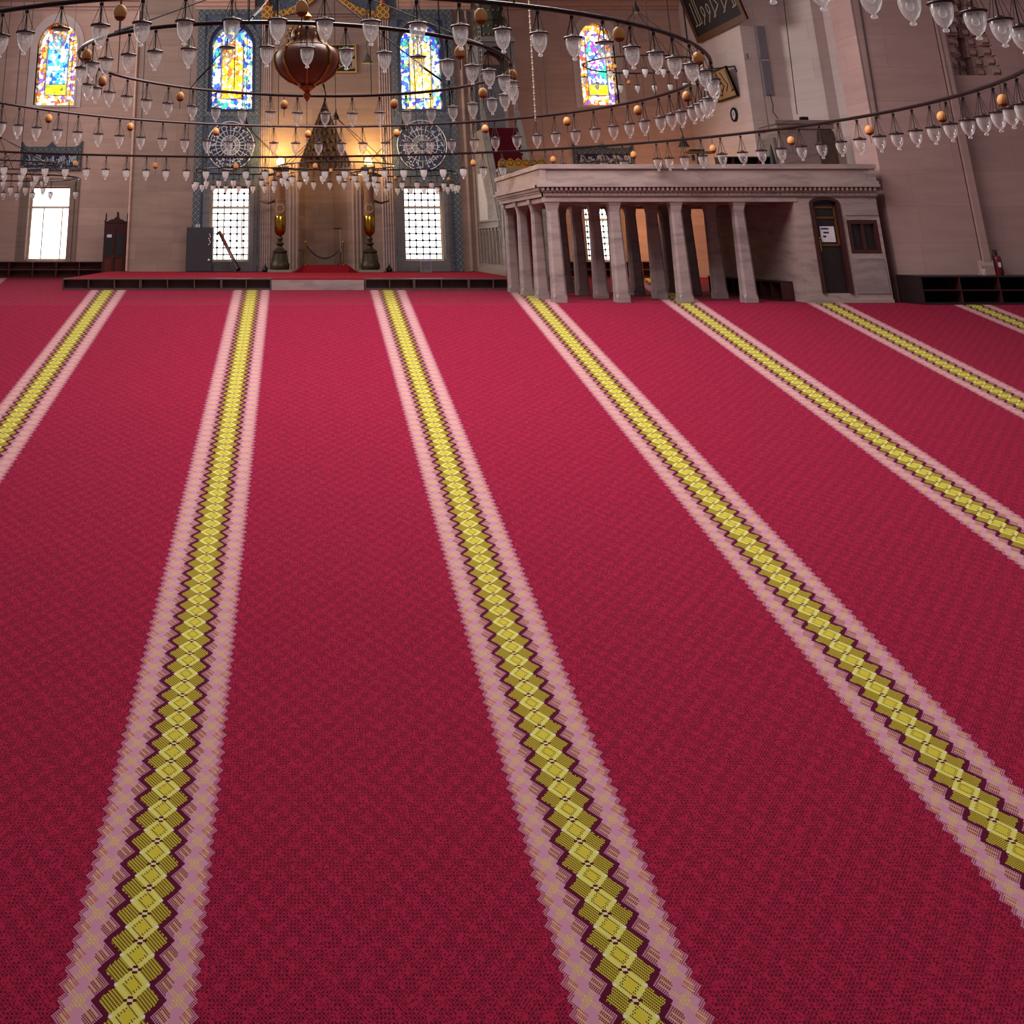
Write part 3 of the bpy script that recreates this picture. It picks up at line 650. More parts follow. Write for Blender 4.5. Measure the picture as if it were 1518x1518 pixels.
# ------------------------------------------------------------------ raised platform before the niche
YP=36.81
pxl,pxr=X_(92,421,YP),9.9
plat=thing('platform','low raised platform with red carpet in front of the prayer niche','platform')
y0=YP+.42
MB().box(pxl+.02,y0,ZF+.001,pxr,YM-.005,ZT-.03).build('platform_base',M['marble'],plat)
mb=MB(); mb.box(pxl+.02,YP+.43,ZT-.03,pxr,YM-.01,ZT); mb.build('red_carpet',M['red_mat'],plat)
sx0,sx1=X_(402,421,YP),X_(540,421,YP)
MB().box(sx0+.01,YP+.02,ZF+.001,sx1-.01,y0+.02,ZT-.04).build('marble_step',M['marble'],plat)
MB().box(sx0+.01,YP+.02,ZT-.04,sx1-.01,YP+.43,ZT).build('step_carpet',M['red_mat'],plat)
def low_shelf(x0,x1,y0,y1,z0,z1,nc,nr,label,group,mat='wood',edge='wood_edge',loc_rot=None):
    t=thing('low_shelf',label,'low bookshelf',(x0,y0,z0),0,group); w,d,h=x1-x0,y1-y0,z1-z0; th=.035
    MB().box(0,d-.02,0,w,d,h).build('back_panel',M[mat],t)
    MB().box(0,0,h-th,w,d-.02,h).build('top_board',M[mat],t)
    for xx in (0,w-th): MB().box(xx,0,0,xx+th,d-.02,h-th).build('side_panel',M[mat],t)
    MB().box(th,.02,0.0,w-th,d-.02,.05).build('bottom_board',M[mat],t)
    for c in range(1,nc): xx=w*c/nc; MB().box(xx-.012,.0,.05,xx+.012,d-.02,h-th).build('divider',M[edge],t)
    for r in range(1,nr):
        for c in range(nc): MB().box(w*c/nc+(.012 if c else th),.0,h*r/nr-.012,w*(c+1)/nc-(.012 if c<nc-1 else th),d-.02,h*r/nr+.012).build('shelf_board',M[edge],t)
    return t
for (a,b,n,lab) in ((92,208,3,'dark wooden low shelf at the far left end of the red platform'),(208,328,3,'dark wooden low shelf along the platform, second from its left end'),(328,402,2,'dark wooden low shelf left of the marble platform step'),
    (541,614,2,'dark wooden low shelf right of the marble platform step'),(614,695,2,'dark wooden low shelf along the platform, in line with the right niche window'),(695,768,2,'dark wooden low shelf along the platform beside the gallery corner')):
    low_shelf(X_(a,421,YP)+.004,X_(b,421,YP)-.004,YP,YP+.41,ZF+.003,ZT,n,1,lab,'low shelves along the platform front','shelf_wood')
# shelves against the left end wall and behind the gallery
YS=49.35
for (a,b,n,lab) in ((-60,13,2,'two-tier wooden shelf at the left edge under the bright window'),(13,83,2,'two-tier wooden shelf under the far left tall window'),(83,151,2,'two-tier wooden shelf beside the dark wardrobe')):
    low_shelf(X_(a,400,YS)+.004,X_(b,400,YS)-.004,YS,YW-.16,ZF+.003,Z_(388,YS),n,2,lab,'two-tier shelves against the end wall','wood_red')
for (a,b,n,lab) in ((836,906,3,'two-tier wooden shelf under the window behind the gallery columns'),(906,1000,4,'two-tier wooden shelf behind the gallery, right of the window')):
    low_shelf(X_(a,400,YS)+.004,X_(b,400,YS)-.004,YS,YW-.16,ZF+.003,Z_(388,YS),n,2,lab,'two-tier shelves against the end wall','wood_red')
# right-hand shelf
YR=28.16
zt=Z_(409,YR); xs0=X_(1367,430,YR)
low_shelf(xs0,X_(1600,430,YR),YR,YF-.02,ZF+.005,zt,4,2,'long two-tier dark wooden shelf against the right wall',None,'wood_black','wood')
# fire extinguisher and cup on that shelf
x=X_(1483,400,YR+.5); t=thing('fire_extinguisher','dark red fire extinguisher standing on the right wall shelf','fire extinguisher',(x,YR+.55,zt+.002))
MB().lathe([(.09,0),(.1,.02),(.1,.40),(.085,.46),(.03,.5)],(0,0,0),16).build('cylinder',M['extinguisher'],t,True)
MB().lathe([(.03,.5),(.035,.56),(.02,.6)],(0,0,0),10).box(-.09,-.02,.58,.03,.02,.6).box(-.07,-.015,.61,.04,.015,.63).build('valve_handle',M['black'],t)
MB().tube([(-.06,0,.56),(-.11,-.02,.5),(-.12,-.03,.3),(-.115,-.03,.12)],.014,6).build('hose',M['black'],t,True)
MB().box(-.06,-.104,.2,.01,-.098,.32).build('paper_tag',M['paper'],t)
x=X_(1458,400,YR+.5); tag(MB().lathe([(.035,0),(.045,.16),(.04,.16),(.03,.01)],(x,YR+.5,zt+.002),12).build('cup',M['glass'],None,True),'small clear cup on the shelf left of the fire extinguisher','cup')
# ------------------------------------------------------------------ wardrobe at left
Yv=47.6; x0,x1=X_(153.5,370,Yv),X_(189,370,Yv); zb=ZF+.003; z1=Z_(330,Yv); w=x1-x0; h=z1-zb
xlim=xA-.02
t=thing('wardrobe','tall dark brown wardrobe with scalloped top and two panelled doors','wardrobe',(x0-.02,Yv,zb))
MB().box(0,0,0,w,1.1,h).build('carcass',M['wood'],t)
mb=MB(); pr=[(0,h),(0,h+.12),(w*.12,h+.05),(w*.25,h+.13),(w*.38,h+.15),(w*.5,h+.26),(w*.62,h+.15),(w*.75,h+.13),(w*.88,h+.05),(w,h+.12),(w,h)]
mb.prism(pr,-.03,.03); mb.build('scalloped_crest',M['wood'],t)
for xx in (.05,w-.05): MB().lathe([(.03,0),(.045,.06),(.03,.12),(.04,.2),(.01,.34)],(xx,.05,h+.1),10).build('finial',M['wood'],t,True)
for s in (0,1):
    d=MB().box(w*.04+s*w*.47,-.05,.1,w*.49+s*w*.47,0,h-.25).build('door',M['wood'],t)
    a=w*.1+s*w*.45
    MB().box(a,-.058,h*.42,a+w*.3,-.05,h-.5).build('glass_panel',plain('dark_glass',(30,22,28),.08,0,.6) if s==0 else bpy.data.materials['dark_glass'],d)
    MB().box(a,-.062,.25,a+w*.3,-.05,h*.36).build('lower_panel',M['wood_red'],d)
    MB().sphere((w*.46+s*w*.09,-.07,h*.4),.025,6).build('knob',M['brass'],d,True)
MB().box(w*.14,-.066,h-.62,w*.34,-.055,h-.5).build('paper_note',M['paper'],t)
tag(MB().tube([(X_(174.5,316,YW-.03),YW-.03,Z_(314,YW)),(X_(174.5,322,YW),YW-.05,Z_(321,YW)),(X_(176.5,324,YW),YW-.04,Z_(323.5,YW))],.03,6).build('wall_hook',M['iron']),'small dark hook on the wall above the wardrobe','hook')
# ------------------------------------------------------------------ dark cabinet and leaning pole
Yv=44.6; x0,x1=X_(276,370,Yv),X_(315,370,Yv); z1=Z_(337,Yv); w=x1-x0; h=z1-ZT-.002
t=thing('metal_cabinet','plain charcoal cabinet standing before the left niche window','cabinet',(x0,Yv,ZT+.002))
MB().box(0,0,0,w,.7,h).build('carcass',M['charcoal'],t)
d=MB().box(.03,-.03,.05,w-.03,0,h-.04).build('door',M['charcoal'],t)
mb=MB(); 
for k in range(6): mb.sphere((w-.12+.03*math.sin(k*2.1),-.05,h-.28-.08*k),.03,5)
mb.build('white_tags',M['paper'],d); MB().sphere((w-.13,-.06,h*.27),.05,6).build('knob',M['paper'],d)
for k,xx in enumerate((.28,.33,.38)): tag(MB().lathe([(.018,0),(.02,.1),(.008,.13)],(x0+xx*w*1.2,Yv+.3,ZT+.004+h),8).build('small_bottle',M['paper'],None,True),'small white bottle on top of the charcoal cabinet','bottle','white bottles on the charcoal cabinet')
t=thing('leaning_pole','pale wooden pole leaning in front of the bright left niche window','pole')
a=at(324,343.5,44.9); b=at(352,402.3,43.4)
p0=Vector((a[0],45.35,a[1])); p1=Vector((b[0],44.2,ZT+.11))
MB().tube([p0,p0.lerp(p1,.75)],.075,8).build('upper_shaft',M['wood_edge'],t,True); MB().tube([p0.lerp(p1,.75),p1],[.07,.1],8).build('foot',M['black'],t,True)
# ------------------------------------------------------------------ giant candles
def candle(pcx,side,label):
    Yv=45.0; x=X_(pcx,395,Yv); s=Yv/1605
    t=thing('giant_candlestick',label,'candlestick',(x,Yv,ZT+.002))
    MB().box(-.5,-.42,0,.5,.42,.09).build('base_slab',M['marble_light'],t)
    MB().lathe([(.36,.09),(.40,.16),(.40,.3),(.36,.36),(.33,.42),(.27,.72),(.30,.76),(.30,.82),(.2,.88),(.12,.95),(.1,1.0),(.12,1.05),(.18,1.1),(.12,1.16),(.08,1.2),(.12,1.3),(.09,1.38),(.06,1.42)],(0,0,0),28).build('pedestal',M['bronze'],t,True)
    mb=MB()
    for k in range(24):
        a=2*PI*k/24; mb.tube([(.335*math.cos(a),.335*math.sin(a),.42),(.275*math.cos(a),.275*math.sin(a),.72)],.018,5)
    mb.build('fluting',M['bronze'],t,True)
    MB().lathe([(.05,1.40),(.16,1.46),(.22,1.56),(.235,1.62),(.235,2.16),(.22,2.2)],(0,0,0),28).build('brass_cup',M['brass'],t,True)
    MB().lathe([(.225,2.2),(.235,2.25),(.235,2.5),(.22,2.78),(.235,2.83),(.22,2.86)],(0,0,0),28).build('cup_rim',M['candle'],t,True)
    mb=MB(); mb.tube([(.16*math.cos(k*PI/9),-.235,2.5+.16*math.sin(k*PI/9)) for k in range(18)],.014,5,True)
    for q in (-.08,0,.08): mb.tube([(q-.05,-.238,2.62),(q,-.24,2.78),(q+.05,-.238,2.62)],.012,4)
    mb.build('calligraphy_medallion',M['script'],t)
    zc=Z_(253,Yv)-ZT
    MB().lathe([(.205,2.86),(.21,2.9),(.21,zc)],(0,0,0),24).build('candle_shaft',M['candle'],t,True)
    MB().lathe([(.3,zc),(.33,zc+.05),(.3,zc+.14),(.12,zc+.2),(.1,zc+.24)],(0,0,0),24).build('lamp_holder',M['bronze'],t,True)
    MB().sphere((0,0,Z_(240,Yv)-ZT),.17,10).build('lit_globe',M['bulb'],t,True)
    for zq in (zc-.1,2.82): MB().tube([(0,.0,zq),(side*.2,-.02,zq),(side*.5,-.02,zq-.1),(side*.86,.3,zq+.0)],[.05,.06,.04,.03],8).build('wall_bracket',M['bronze'],t,True)
    l=bpy.data.lights.new('globe_glow','POINT'); l.energy=260; l.color=(1,.60,.16); l.shadow_soft_size=.2
    lo=bpy.data.objects.new('globe_glow',l); COL.objects.link(lo); lo.location=(x,Yv-.1,Z_(240,Yv)+.28)
candle(415,-1,'giant candle on a fluted bronze stand left of the niche, lit globe above')
candle(549,1,'giant candle on a fluted bronze stand right of the niche, lit globe above')
# ------------------------------------------------------------------ things before the niche
Yv=44.7
mb=MB(); x0,x1=X_(436,398,Yv),X_(529,398,Yv); h=.27
mb.prismx([(Yv-.6,ZT+.002),(Yv-.35,ZT+h),(YM-.28,ZT+h),(YM-.28,ZT+.002)],x0+.35,x1-.35); mb.prism([(x0,ZT+.002),(x0+.35,ZT+h),(x0+.35,ZT+.002)],Yv-.5,YM-.45); mb.prism([(x1,ZT+.002),(x1-.35,ZT+h),(x1-.35,ZT+.002)],Yv-.5,YM-.4)
tag(mb.build('red_step',M['dark_red']),'dark red carpeted step at the foot of the niche','step')
def stanchion(px,label):
    t=thing('rope_stanchion',label,'rope post',(X_(px,393,Yv),Yv,ZT+h+.002)); H=Z_(358,Yv)-ZT-h
    MB().lathe([(.13,0),(.13,.02),(.03,.05)],(0,0,0),16).build('base',M['brass'],t,True); MB().lathe([(.022,.04),(.022,H-.06)],(0,0,0),10).build('post',M['brass'],t,True); MB().sphere((0,0,H-.02),.045,6).build('finial',M['copper'],t,True)
stanchion(453,'brass rope post at the left of the niche step'); stanchion(509.5,'brass rope post at the right of the niche step')
pts=[]
for k in range(15):
    u=k/14; px=455+(507-455)*u; py=365+18*(1-(2*u-1)**2); X,Z=at(px,py,Yv); pts.append((X,Yv,Z))
tag(MB().tube(pts,.03,6).build('barrier_rope',M['black'],None,True),'dark sagging barrier rope between the two brass posts','rope')
x=X_(504.6,392,Yv-.25); t=thing('microphone_stand','tall black microphone stand with a short boom before the niche','microphone stand',(x,Yv-.25,ZT+h+.002)); H=Z_(338.5,Yv-.25)-ZT-h
mb=MB()
for k in range(3): mb.tube([(0,0,.12),(.24*math.cos(k*2.1),.24*math.sin(k*2.1),.015)],.014,5)
mb.build('tripod_feet',M['black'],t); MB().tube([(0,0,.1),(0,0,H)],.024,6).build('pole',M['black'],t); MB().tube([(.05,0,H-.02),(-.25,0,H+.0)],.03,6).build('boom',M['black'],t); MB().lathe([(.02,0),(.03,.8),(.02,.9)],(.01,-.04,H*.35),8).build('steel_sleeve',M['steel'],t,True)
x=X_(448,391,Yv+.1); t=thing('small_stand','small black folding stand left of the brass rope post','stand',(x,Yv+.25,ZT+h+.002))
MB().tube([(-.05,0,0),(-.04,0,.55)],.015,5).tube([(.06,0,0),(.04,0,.55)],.015,5).build('legs',M['bronze'],t); MB().box(-.16,-.08,.55,.16,.08,.6).build('top_board',M['wood'],t)
Yv2=44.4; x0,x1=X_(624,394,Yv2),X_(640,394,Yv2); z1=Z_(385.5,Yv2)
t=thing('storage_box','small grey box with pale lid below the right niche window','box',(x0,Yv2,ZT+.002)); w=x1-x0; h2=z1-ZT
mb=MB(); mb.box(0,0,0,w,.35,h2-.06); mb.build('body',M['frame_grey'],t)
for xx in (0,w-.03): MB().box(xx,-.015,0,xx+.03,0,h2-.06).build('corner_strip',M['steel'],t)
MB().box(-.01,-.02,h2-.06,w+.01,.37,h2).build('lid',plain('lilac_lid',(150,140,190),.4),t)
for px,lab in ((393,'small black teardrop lantern at the left candlestick'),(577,'small black teardrop lantern at the right candlestick')):
    t=thing('floor_lantern',lab,'lantern',(X_(px,399,45.2),45.2,ZT+.002)); MB().lathe([(.1,0),(.13,.04),(.13,.1),(.06,.2),(.02,.26)],(0,0,0),12).build('body',M['black'],t,True); MB().tube([(0,0,.24),(0,0,.33)],.014,5).build('handle',M['black'],t)
# ------------------------------------------------------------------ pulpit with stair
Y0=39.9; mx0=X_(753,409,Y0); mx1=mx0+1.55; YB=45.7
mn=thing('pulpit','tall marble pulpit with red stair, gilt crest and dark spire','pulpit')
zb=ZT+.002; zp=Z_(250,Y0); zf=Z_(190,43.4); Y2=43.5
# plinth
MB().box(mx0-.1,Y0-.1,zb,mx0+.16,YB,zb+.17).box(mx0-.05,Y0-.05,zb+.17,mx0+.14,YB,zb+.3).box(mx1-.14,Y0-.1,zb,mx1+.1,YB,zb+.3).build('plinth',M['marble_light'],mn)
# side walls under the stair
zs0=zb+.62
for xx,nm in ((mx0,'l'),(mx1-.12,'r')):
    mb=MB(); mb.prismx([(Y0+.25,zb+.3),(Y0+.25,zs0),(Y2,zf),(YB-.02,zf),(YB-.02,zb+.3)],xx,xx+.12); mb.build('side_wall',M['marble_light'],mn)
    mb=MB(); 
    for o_,w_ in ((0,.14),(.62,.12)): mb.prismx([(Y0+.25,zs0+o_),(Y0+.25,zs0+o_+w_),(Y2,zf+o_+w_),(Y2,zf+o_)],xx-.04,xx+.16)
    mb.build('handrail',M['marble_light'],mn)
    mb=MB()
    for k in range(16):
        u=(k+.5)/16; yy=Y0+.25+(Y2-Y0-.25)*u; z=zs0+(zf-zs0)*u; mb.box(xx+.03,yy-.05,z+.1,xx+.09,yy+.05,z+.66)
    mb.build('balustrade',M['marble'],mn)
# arcade and inset panel on the left side wall
mb=MB(); zc0,zc1=zb+.36,Z_(338,42.5)
for k in range(7):
    yy=Y0+.9+(YB-.5-Y0-.9)*k/6; mb.box(mx0-.06,yy-.05,zc0,mx0,yy+.05,zc1)
mb.box(mx0-.07,Y0+.9,zc1,mx0,YB-.3,zc1+.1).box(mx0-.05,Y0+.9,zc1+.25,mx0,YB-.3,zc1+.32); mb.build('side_arcade',M['marble_light'],mn)
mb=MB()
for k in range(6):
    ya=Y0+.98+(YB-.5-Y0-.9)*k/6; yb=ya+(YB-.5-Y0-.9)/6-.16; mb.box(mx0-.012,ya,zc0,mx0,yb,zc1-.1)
mb.build('arcade_recess_shade',M['dark_stone'],mn)  # thin dark sheets between the posts, shade put into their colour
MB().prismx([(43.2,Z_(328,43)),(43.2,Z_(300,43)),(44.2,Z_(255,43.5)),(45.1,Z_(255,43.5)),(45.1,Z_(328,43))],mx0-.03,mx0).build('inset_panel',plain('bluish_panel',(196,192,194),.4),mn)
# steps
mb=MB(); N=15
for k in range(N):
    u0=k/N; ya=Y0+.35+(Y2-Y0-.35)*u0; za=zb+.3+(zf-zb-.3)*(k+1)/N; mb.box(mx0+.12,ya,zb+.3,mx1-.12,ya+(Y2-Y0-.35)/N+.02,za)
mb.build('stair_steps',M['stair_carpet'],mn)
# portal
mb=MB()
for xx in (mx0-.06,mx1-.16): mb.box(xx,Y0-.04,zb+.3,xx+.22,Y0+.24,zp-.3)
mb.box(mx0-.1,Y0-.08,zp-.3,mx1+.1,Y0+.26,zp-.12).box(mx0-.15,Y0-.12,zp-.12,mx1+.15,Y0+.28,zp); mb.build('portal',M['marble_light'],mn)
mb=MB()
for xx in (mx0+.17,mx1-.27): mb.box(xx,Y0,zb+.3,xx+.1,Y0+.1,zp-.45)
mb.box(mx0+.17,Y0,zp-.45,mx1-.17,Y0+.1,zp-.3); mb.build('portal_frame',M['bronze'],mn)
gz0,gz1=Z_(247,Y0),Z_(235,Y0)
mb=MB(); mb.box(mx0-.1,Y0-.08,zp,mx1+.12,Y0+.1,gz0+.1)
n=6
for k in range(n):
    xa=mx0-.1+(mx1-mx0+.22)*k/n; xb=mx0-.1+(mx1-mx0+.22)*(k+1)/n; xc=(xa+xb)/2; ra=(xb-xa)/2
    mb.tube([(xc+ra*.7*math.cos(j*PI/6),Y0-.09,gz0+.16+ra*.7*math.sin(j*PI/6)) for j in range(12)],.03,5,True)
    mb.prism([(xa,gz0+.08),(xb,gz0+.08),(xb,gz0+.2),(xc,gz1+.02),(xa,gz0+.2)],Y0-.05,Y0+.02)
mb.build('gilded_crest',M['gold'],mn)
# canopy
zk=Z_(100,44.5); zcr=Z_(68,44.5); sp0=Z_(62,44.5)
mb=MB()
for xx in (mx0,mx1-.14):
    for yy in (Y2,YB-.18): mb.box(xx,yy,zf,xx+.14,yy+.14,zk)
mb.build('canopy_columns',M['marble_light'],mn)
mb=MB(); A=arch(mx0+.14,mx1-.14,zk,zk+.75)
for (a,za),(b,zb_) in zip(A[:-1],A[1:]): mb.prism([(a,za),(b,zb_),(b,zcr),(a,zcr)],Y2,Y2+.14); mb.prism([(a,za),(b,zb_),(b,zcr),(a,zcr)],YB-.18,YB-.04)
for xx in (mx0,mx1-.14): mb.box(xx,Y2,zk,xx+.14,YB-.04,zcr)
mb.build('canopy_arches',M['frame_grey'],mn)
MB().box(mx0-.08,Y2-.08,zcr,mx1+.08,YB-.01,zcr+.1).box(mx0-.02,Y2-.02,zcr+.1,mx1+.02,YB-.03,zcr+.22).build('canopy_cornice',M['marble_light'],mn)
MB().box(mx0+.14,YB-.12,zf,mx1-.14,YB-.04,zk+.3).build('canopy_back',M['frame_grey'],mn)
xc=(mx0+mx1)/2; yc=(Y2+YB)/2; Ls=zcr+.22
mb=MB(); mb.lathe([(.70,Ls),(.70,Ls+.75),(.78,Ls+.85),(.78,Ls+.98),(.6,Ls+1.02),(.30,Ls+3.6),(.04,Ls+5.2)],(xc,yc,0),8); n_sp=len(mb.f)
for r in range(9):
    z=Ls+.2+r*.36; rr=.72 if z<Ls+.75 else max(.2,.6-.3*(z-Ls-1.0)/2.6)+.0
    if Ls+.75<z<Ls+1.06: continue
    for k in range(8):
        a=PI/8+2*PI*k/8; c_,s_=math.cos(a),math.sin(a); rd=rr*math.cos(PI/8)
        for o_ in ((-.11,.11) if z<Ls+2 else (0,)): mb.sphere((xc+rd*c_-o_*s_,yc+rd*s_+o_*c_,z),.055,5)
sp_=mb.build('spire',M['green_spire'],mn); sp_.data.materials.append(M['spire_dot'])
for q_,p_ in enumerate(sp_.data.polygons): p_.material_index=1 if q_>=n_sp else 0
# ------------------------------------------------------------------ columned marble gallery
G0=29.06; rowsY=[G0+.2,31.25,33.25,35.2]
def cx_(px): Z=-1.5; return (px-PPX)/FOC*(G0*CT+Z*ST)
gx=[cx_(p) for p in (832,926,1020,1116)]; xw0,xw1=cx_(1199),cx_(1326)
gal=thing('columned_gallery','marble gallery carried on square columns, with carved parapet','gallery')
zso=Z_(299,G0)
for i,x in enumerate(gx):
    for j,y in enumerate(rowsY):
        mb=MB(); b,c_=.215,.06; 
        def oct_(r,ch): return [(x-r+ch,y-r),(x+r-ch,y-r),(x+r,y-r+ch),(x+r,y+r-ch),(x+r-ch,y+r),(x-r+ch,y+r),(x-r,y+r-ch),(x-r,y-r+ch)]
        lo=oct_(.185,.06); hi=oct_(.145,.05)
        zz=[ZF+.004,ZF+.1]; 
        vs=[(px,py,ZF+.004) for px,py in oct_(.185,.02)]+[(px,py,ZF+.12) for px,py in oct_(.185,.02)]+[(px,py,ZF+.2) for px,py in lo]+[(px,py,zso-.25) for px,py in hi]+[(px,py,zso-.1) for px,py in oct_(.155,.01)]+[(px,py,zso) for px,py in oct_(.185,.01)]
        fs=[tuple(range(7,-1,-1)),tuple(range(40,48))]
        for k in range(5):
            for q in range(8): fs.append((k*8+q,k*8+(q+1)%8,(k+1)*8+(q+1)%8,(k+1)*8+q))
        mb.add(vs,fs); mb.build('column',M['column'],gal)
XL,XR,YA,YBk=gx[0]-.225,xw1,G0,35.45
# lintels and floor slab
zl=Z_(291,G0)
mb=MB()
for y in rowsY: mb.box(XL,y-.2,zso,xw0+.1,y+.2,zl)
for x in gx: mb.box(x-.17,YA+.05,zso+.002,x+.17,YBk-.05,zl-.002)
mb.build('lintel_beams',M['marble'],gal)
MB().box(XL-.02,YA-.02,zl,XR+.02,YBk,zl+.2).build('gallery_floor',M['marble'],gal)
z_a,z_b,z_c,z_d=zl,Z_(285,G0),Z_(274,G0),Z_(245,G0)
mb=MB(); 
for (za,zb_,o_) in ((z_a,z_b,.04),(z_b,z_b+.05,.08),(z_c-.06,z_c,.2)):
    mb.box(XL-o_,YA-o_,za,XR+o_*.3,YA+.2,zb_); mb.box(XL-o_,YA,za,XL+.2,YBk+o_,zb_)
mb.build('cornice',M['marble'],gal)
mb=MB(); st=.125
n=int((XR-XL+.2)/st)
for k in range(n): xx=XL-.1+k*st; mb.box(xx,YA-.15,z_b+.05,xx+.08,YA+.1,z_c-.06); mb.sphere((xx+.04,YA-.135,(z_b+z_c)/2),.042,4,1.9)
n=int((YBk-YA)/st)
for k in range(n): yy=YA+k*st; mb.box(XL-.15,yy,z_b+.05,XL+.1,yy+.08,z_c-.06)
mb.build('carved_frieze',M['marble'],gal)
mb=MB()
for k in range(int((XR-XL)/.2)): xx=XL+k*.2; mb.box(xx+.006,YA-.055,z_a+.02,xx+.194,YA-.03,z_b-.02)
mb.build('block_band',M['marble'],gal)
mb=MB(); q=.06
mb.box(XL-.1,YA-.1,z_c,XR+.03,YA+.05,z_d); mb.box(XL-.1,YA+.05,z_c,XL+.05,YBk,z_d); mb.box(XR-.12,YA+.05,z_c,XR+.03,YBk,z_d)
mb.build('parapet',M['marble'],gal)
mb=MB()
for (a,b) in ((z_c,z_c+.1),(z_d-.1,z_d+.02)): mb.box(XL-.16,YA-.16,a,XR+.06,YA-.09,b); mb.box(XL-.16,YA-.09,a,XL-.09,YBk+.02,b)
for xx in (XL-.12,XR-.15): mb.box(xx,YA-.13,z_c+.1,xx+.17,YA-.09,z_d-.1)
mb.build('parapet_moulding',M['marble'],gal)
# solid end with door and shutter
dx0,dx1=cx_(1222),cx_(1268); dz0=Z_(435,G0); dz1=Z_(300,G0)
wx0,wx1=cx_(1277)-.03,cx_(1324)-.04; wz0,wz1=Z_(376,G0),Z_(326,G0)
mb=MB(); wall_holes(mb,xw0,xw1,ZF+.003,zl,YA+.02,YA+.45,[(dx0,dz0,dx1,dz1+.16),(wx0,wz0,wx1,wz1)])
A=arch(dx0,dx1,dz1-.02,dz1+.14)
for (a,za),(b,zb_) in zip(A[:-1],A[1:]): mb.prism([(a,za),(b,zb_),(b,dz1+.16),(a,dz1+.16)],YA+.02,YA+.45)
mb.box(xw0,YA+.45,ZF+.003,xw0+.3,YBk,zl); mb.box(xw1-.3,YA+.45,ZF+.003,xw1,YBk,zl); mb.box(xw0,YBk-.2,ZF+.003,xw1,YBk,zl)
mb.box(xw0,YA-.06,ZF+.003,xw1-.02,YA+.02,ZF+.09)
mb.build('solid_end',M['marble'],gal)
MB().box(dx1+.12,YA-.0,wz1+.12,xw1-.03,YA+.02,zl-.15).build('wall_panel',M['column'],gal); MB().box(dx1+.1,YA-.0,wz0-1.0,xw1-.06,YA+.02,wz0-.12).build('wall_panel',M['column'],gal)
door=MB(); door.box(dx0,YA+.1,dz0,dx1,YA+.16,dz1-.02)
for (a,za),(b,zb_) in zip(A[:-1],A[1:]): door.prism([(a,za),(b,zb_),(b,dz1-.03),(a,dz1-.03)],YA+.1,YA+.16)
d=door.build('door',M['wood_black'],gal)
mb=MB(); mb.box(dx0,YA-.03,dz0,dx0+.09,YA+.1,dz1-.02).box(dx1-.09,YA-.03,dz0,dx1,YA+.1,dz1-.02)
A2=arch(dx0+.09,dx1-.09,dz1-.02,dz1+.06)
for i in range(len(A)-1): mb.prism([A2[i],A2[i+1],A[i+1],A[i]],YA-.03,YA+.1)
mb.build('door_frame',M['wood'],d)
mb=MB(); fx0,fx1=dx0+.17,dx1-.17; 
for z in (dz1-.42,dz1-.15,dz1-1.12): mb.box(fx0-.03,YA+.07,z,fx1+.03,YA+.1,z+.05)
mb.box(fx0-.06,YA+.07,dz1-1.1,fx0-.01,YA+.1,dz1-.1).box(fx1+.01,YA+.07,dz1-1.1,fx1+.06,YA+.1,dz1-.1); mb.build('panel_moulding',M['oak'],d)
p=MB().box(fx0+.06,YA+.085,dz1-1.02,fx1-.04,YA+.099,dz1-.62).build('paper_sign',M['paper'],d)
mb=MB()
for r,(a,b) in enumerate(((.06,.62),(.2,.6),(.15,.36))):
    ww=fx1-fx0-.1; z=dz1-.70-.1*r; n=9
    for k in range(n):
        u=a+(b-a)*k/n; mb.box(fx0+.06+ww*u,YA+.08,z,fx0+.06+ww*(u+(b-a)/n*.7),YA+.085,z+.045)
mb.build('printed_lines',M['black'],p)
hp=MB().sphere((dx0+.17,YA+.05,dz0+1.38),.04,6).box(dx0+.155,YA+.06,dz0+1.05,dx0+.185,YA+.1,dz0+1.38).build('handle',M['brass'],d,True)
mb=MB(); mb.box(wx0,YA+.12,wz0,wx1,YA+.16,wz1); s=mb.build('shutter',M['wood_black'],gal)
mb=MB(); xm=(wx0+wx1)/2; mb.frame(wx0,YA+.03,wz0,wx1,YA+.12,wz1,.1); mb.box(xm-.04,YA+.05,wz0+.1,xm+.04,YA+.12,wz1-.1); mb.build('shutter_frame',M['wood'],s)
# low shelf inside the gallery along its solid end
t=thing('low_shelf','low black shelf inside the gallery along its end wall','low bookshelf',(xw0-.34,G0+.75,ZF+.005))
L=5.2; H=.5
MB().box(0,0,H-.035,.33,L,H).build('top_board',M['wood_black'],t); MB().box(.31,0,0,.33,L,H-.035).build('back_panel',M['wood_black'],t); MB().box(0,0,0,.31,L,.05).build('bottom_board',M['wood_black'],t)
for k in range(9): yy=(L-.03)*k/8; MB().box(0,yy,.05,.31,yy+.03,H-.035).build('divider',M['wood'],t)
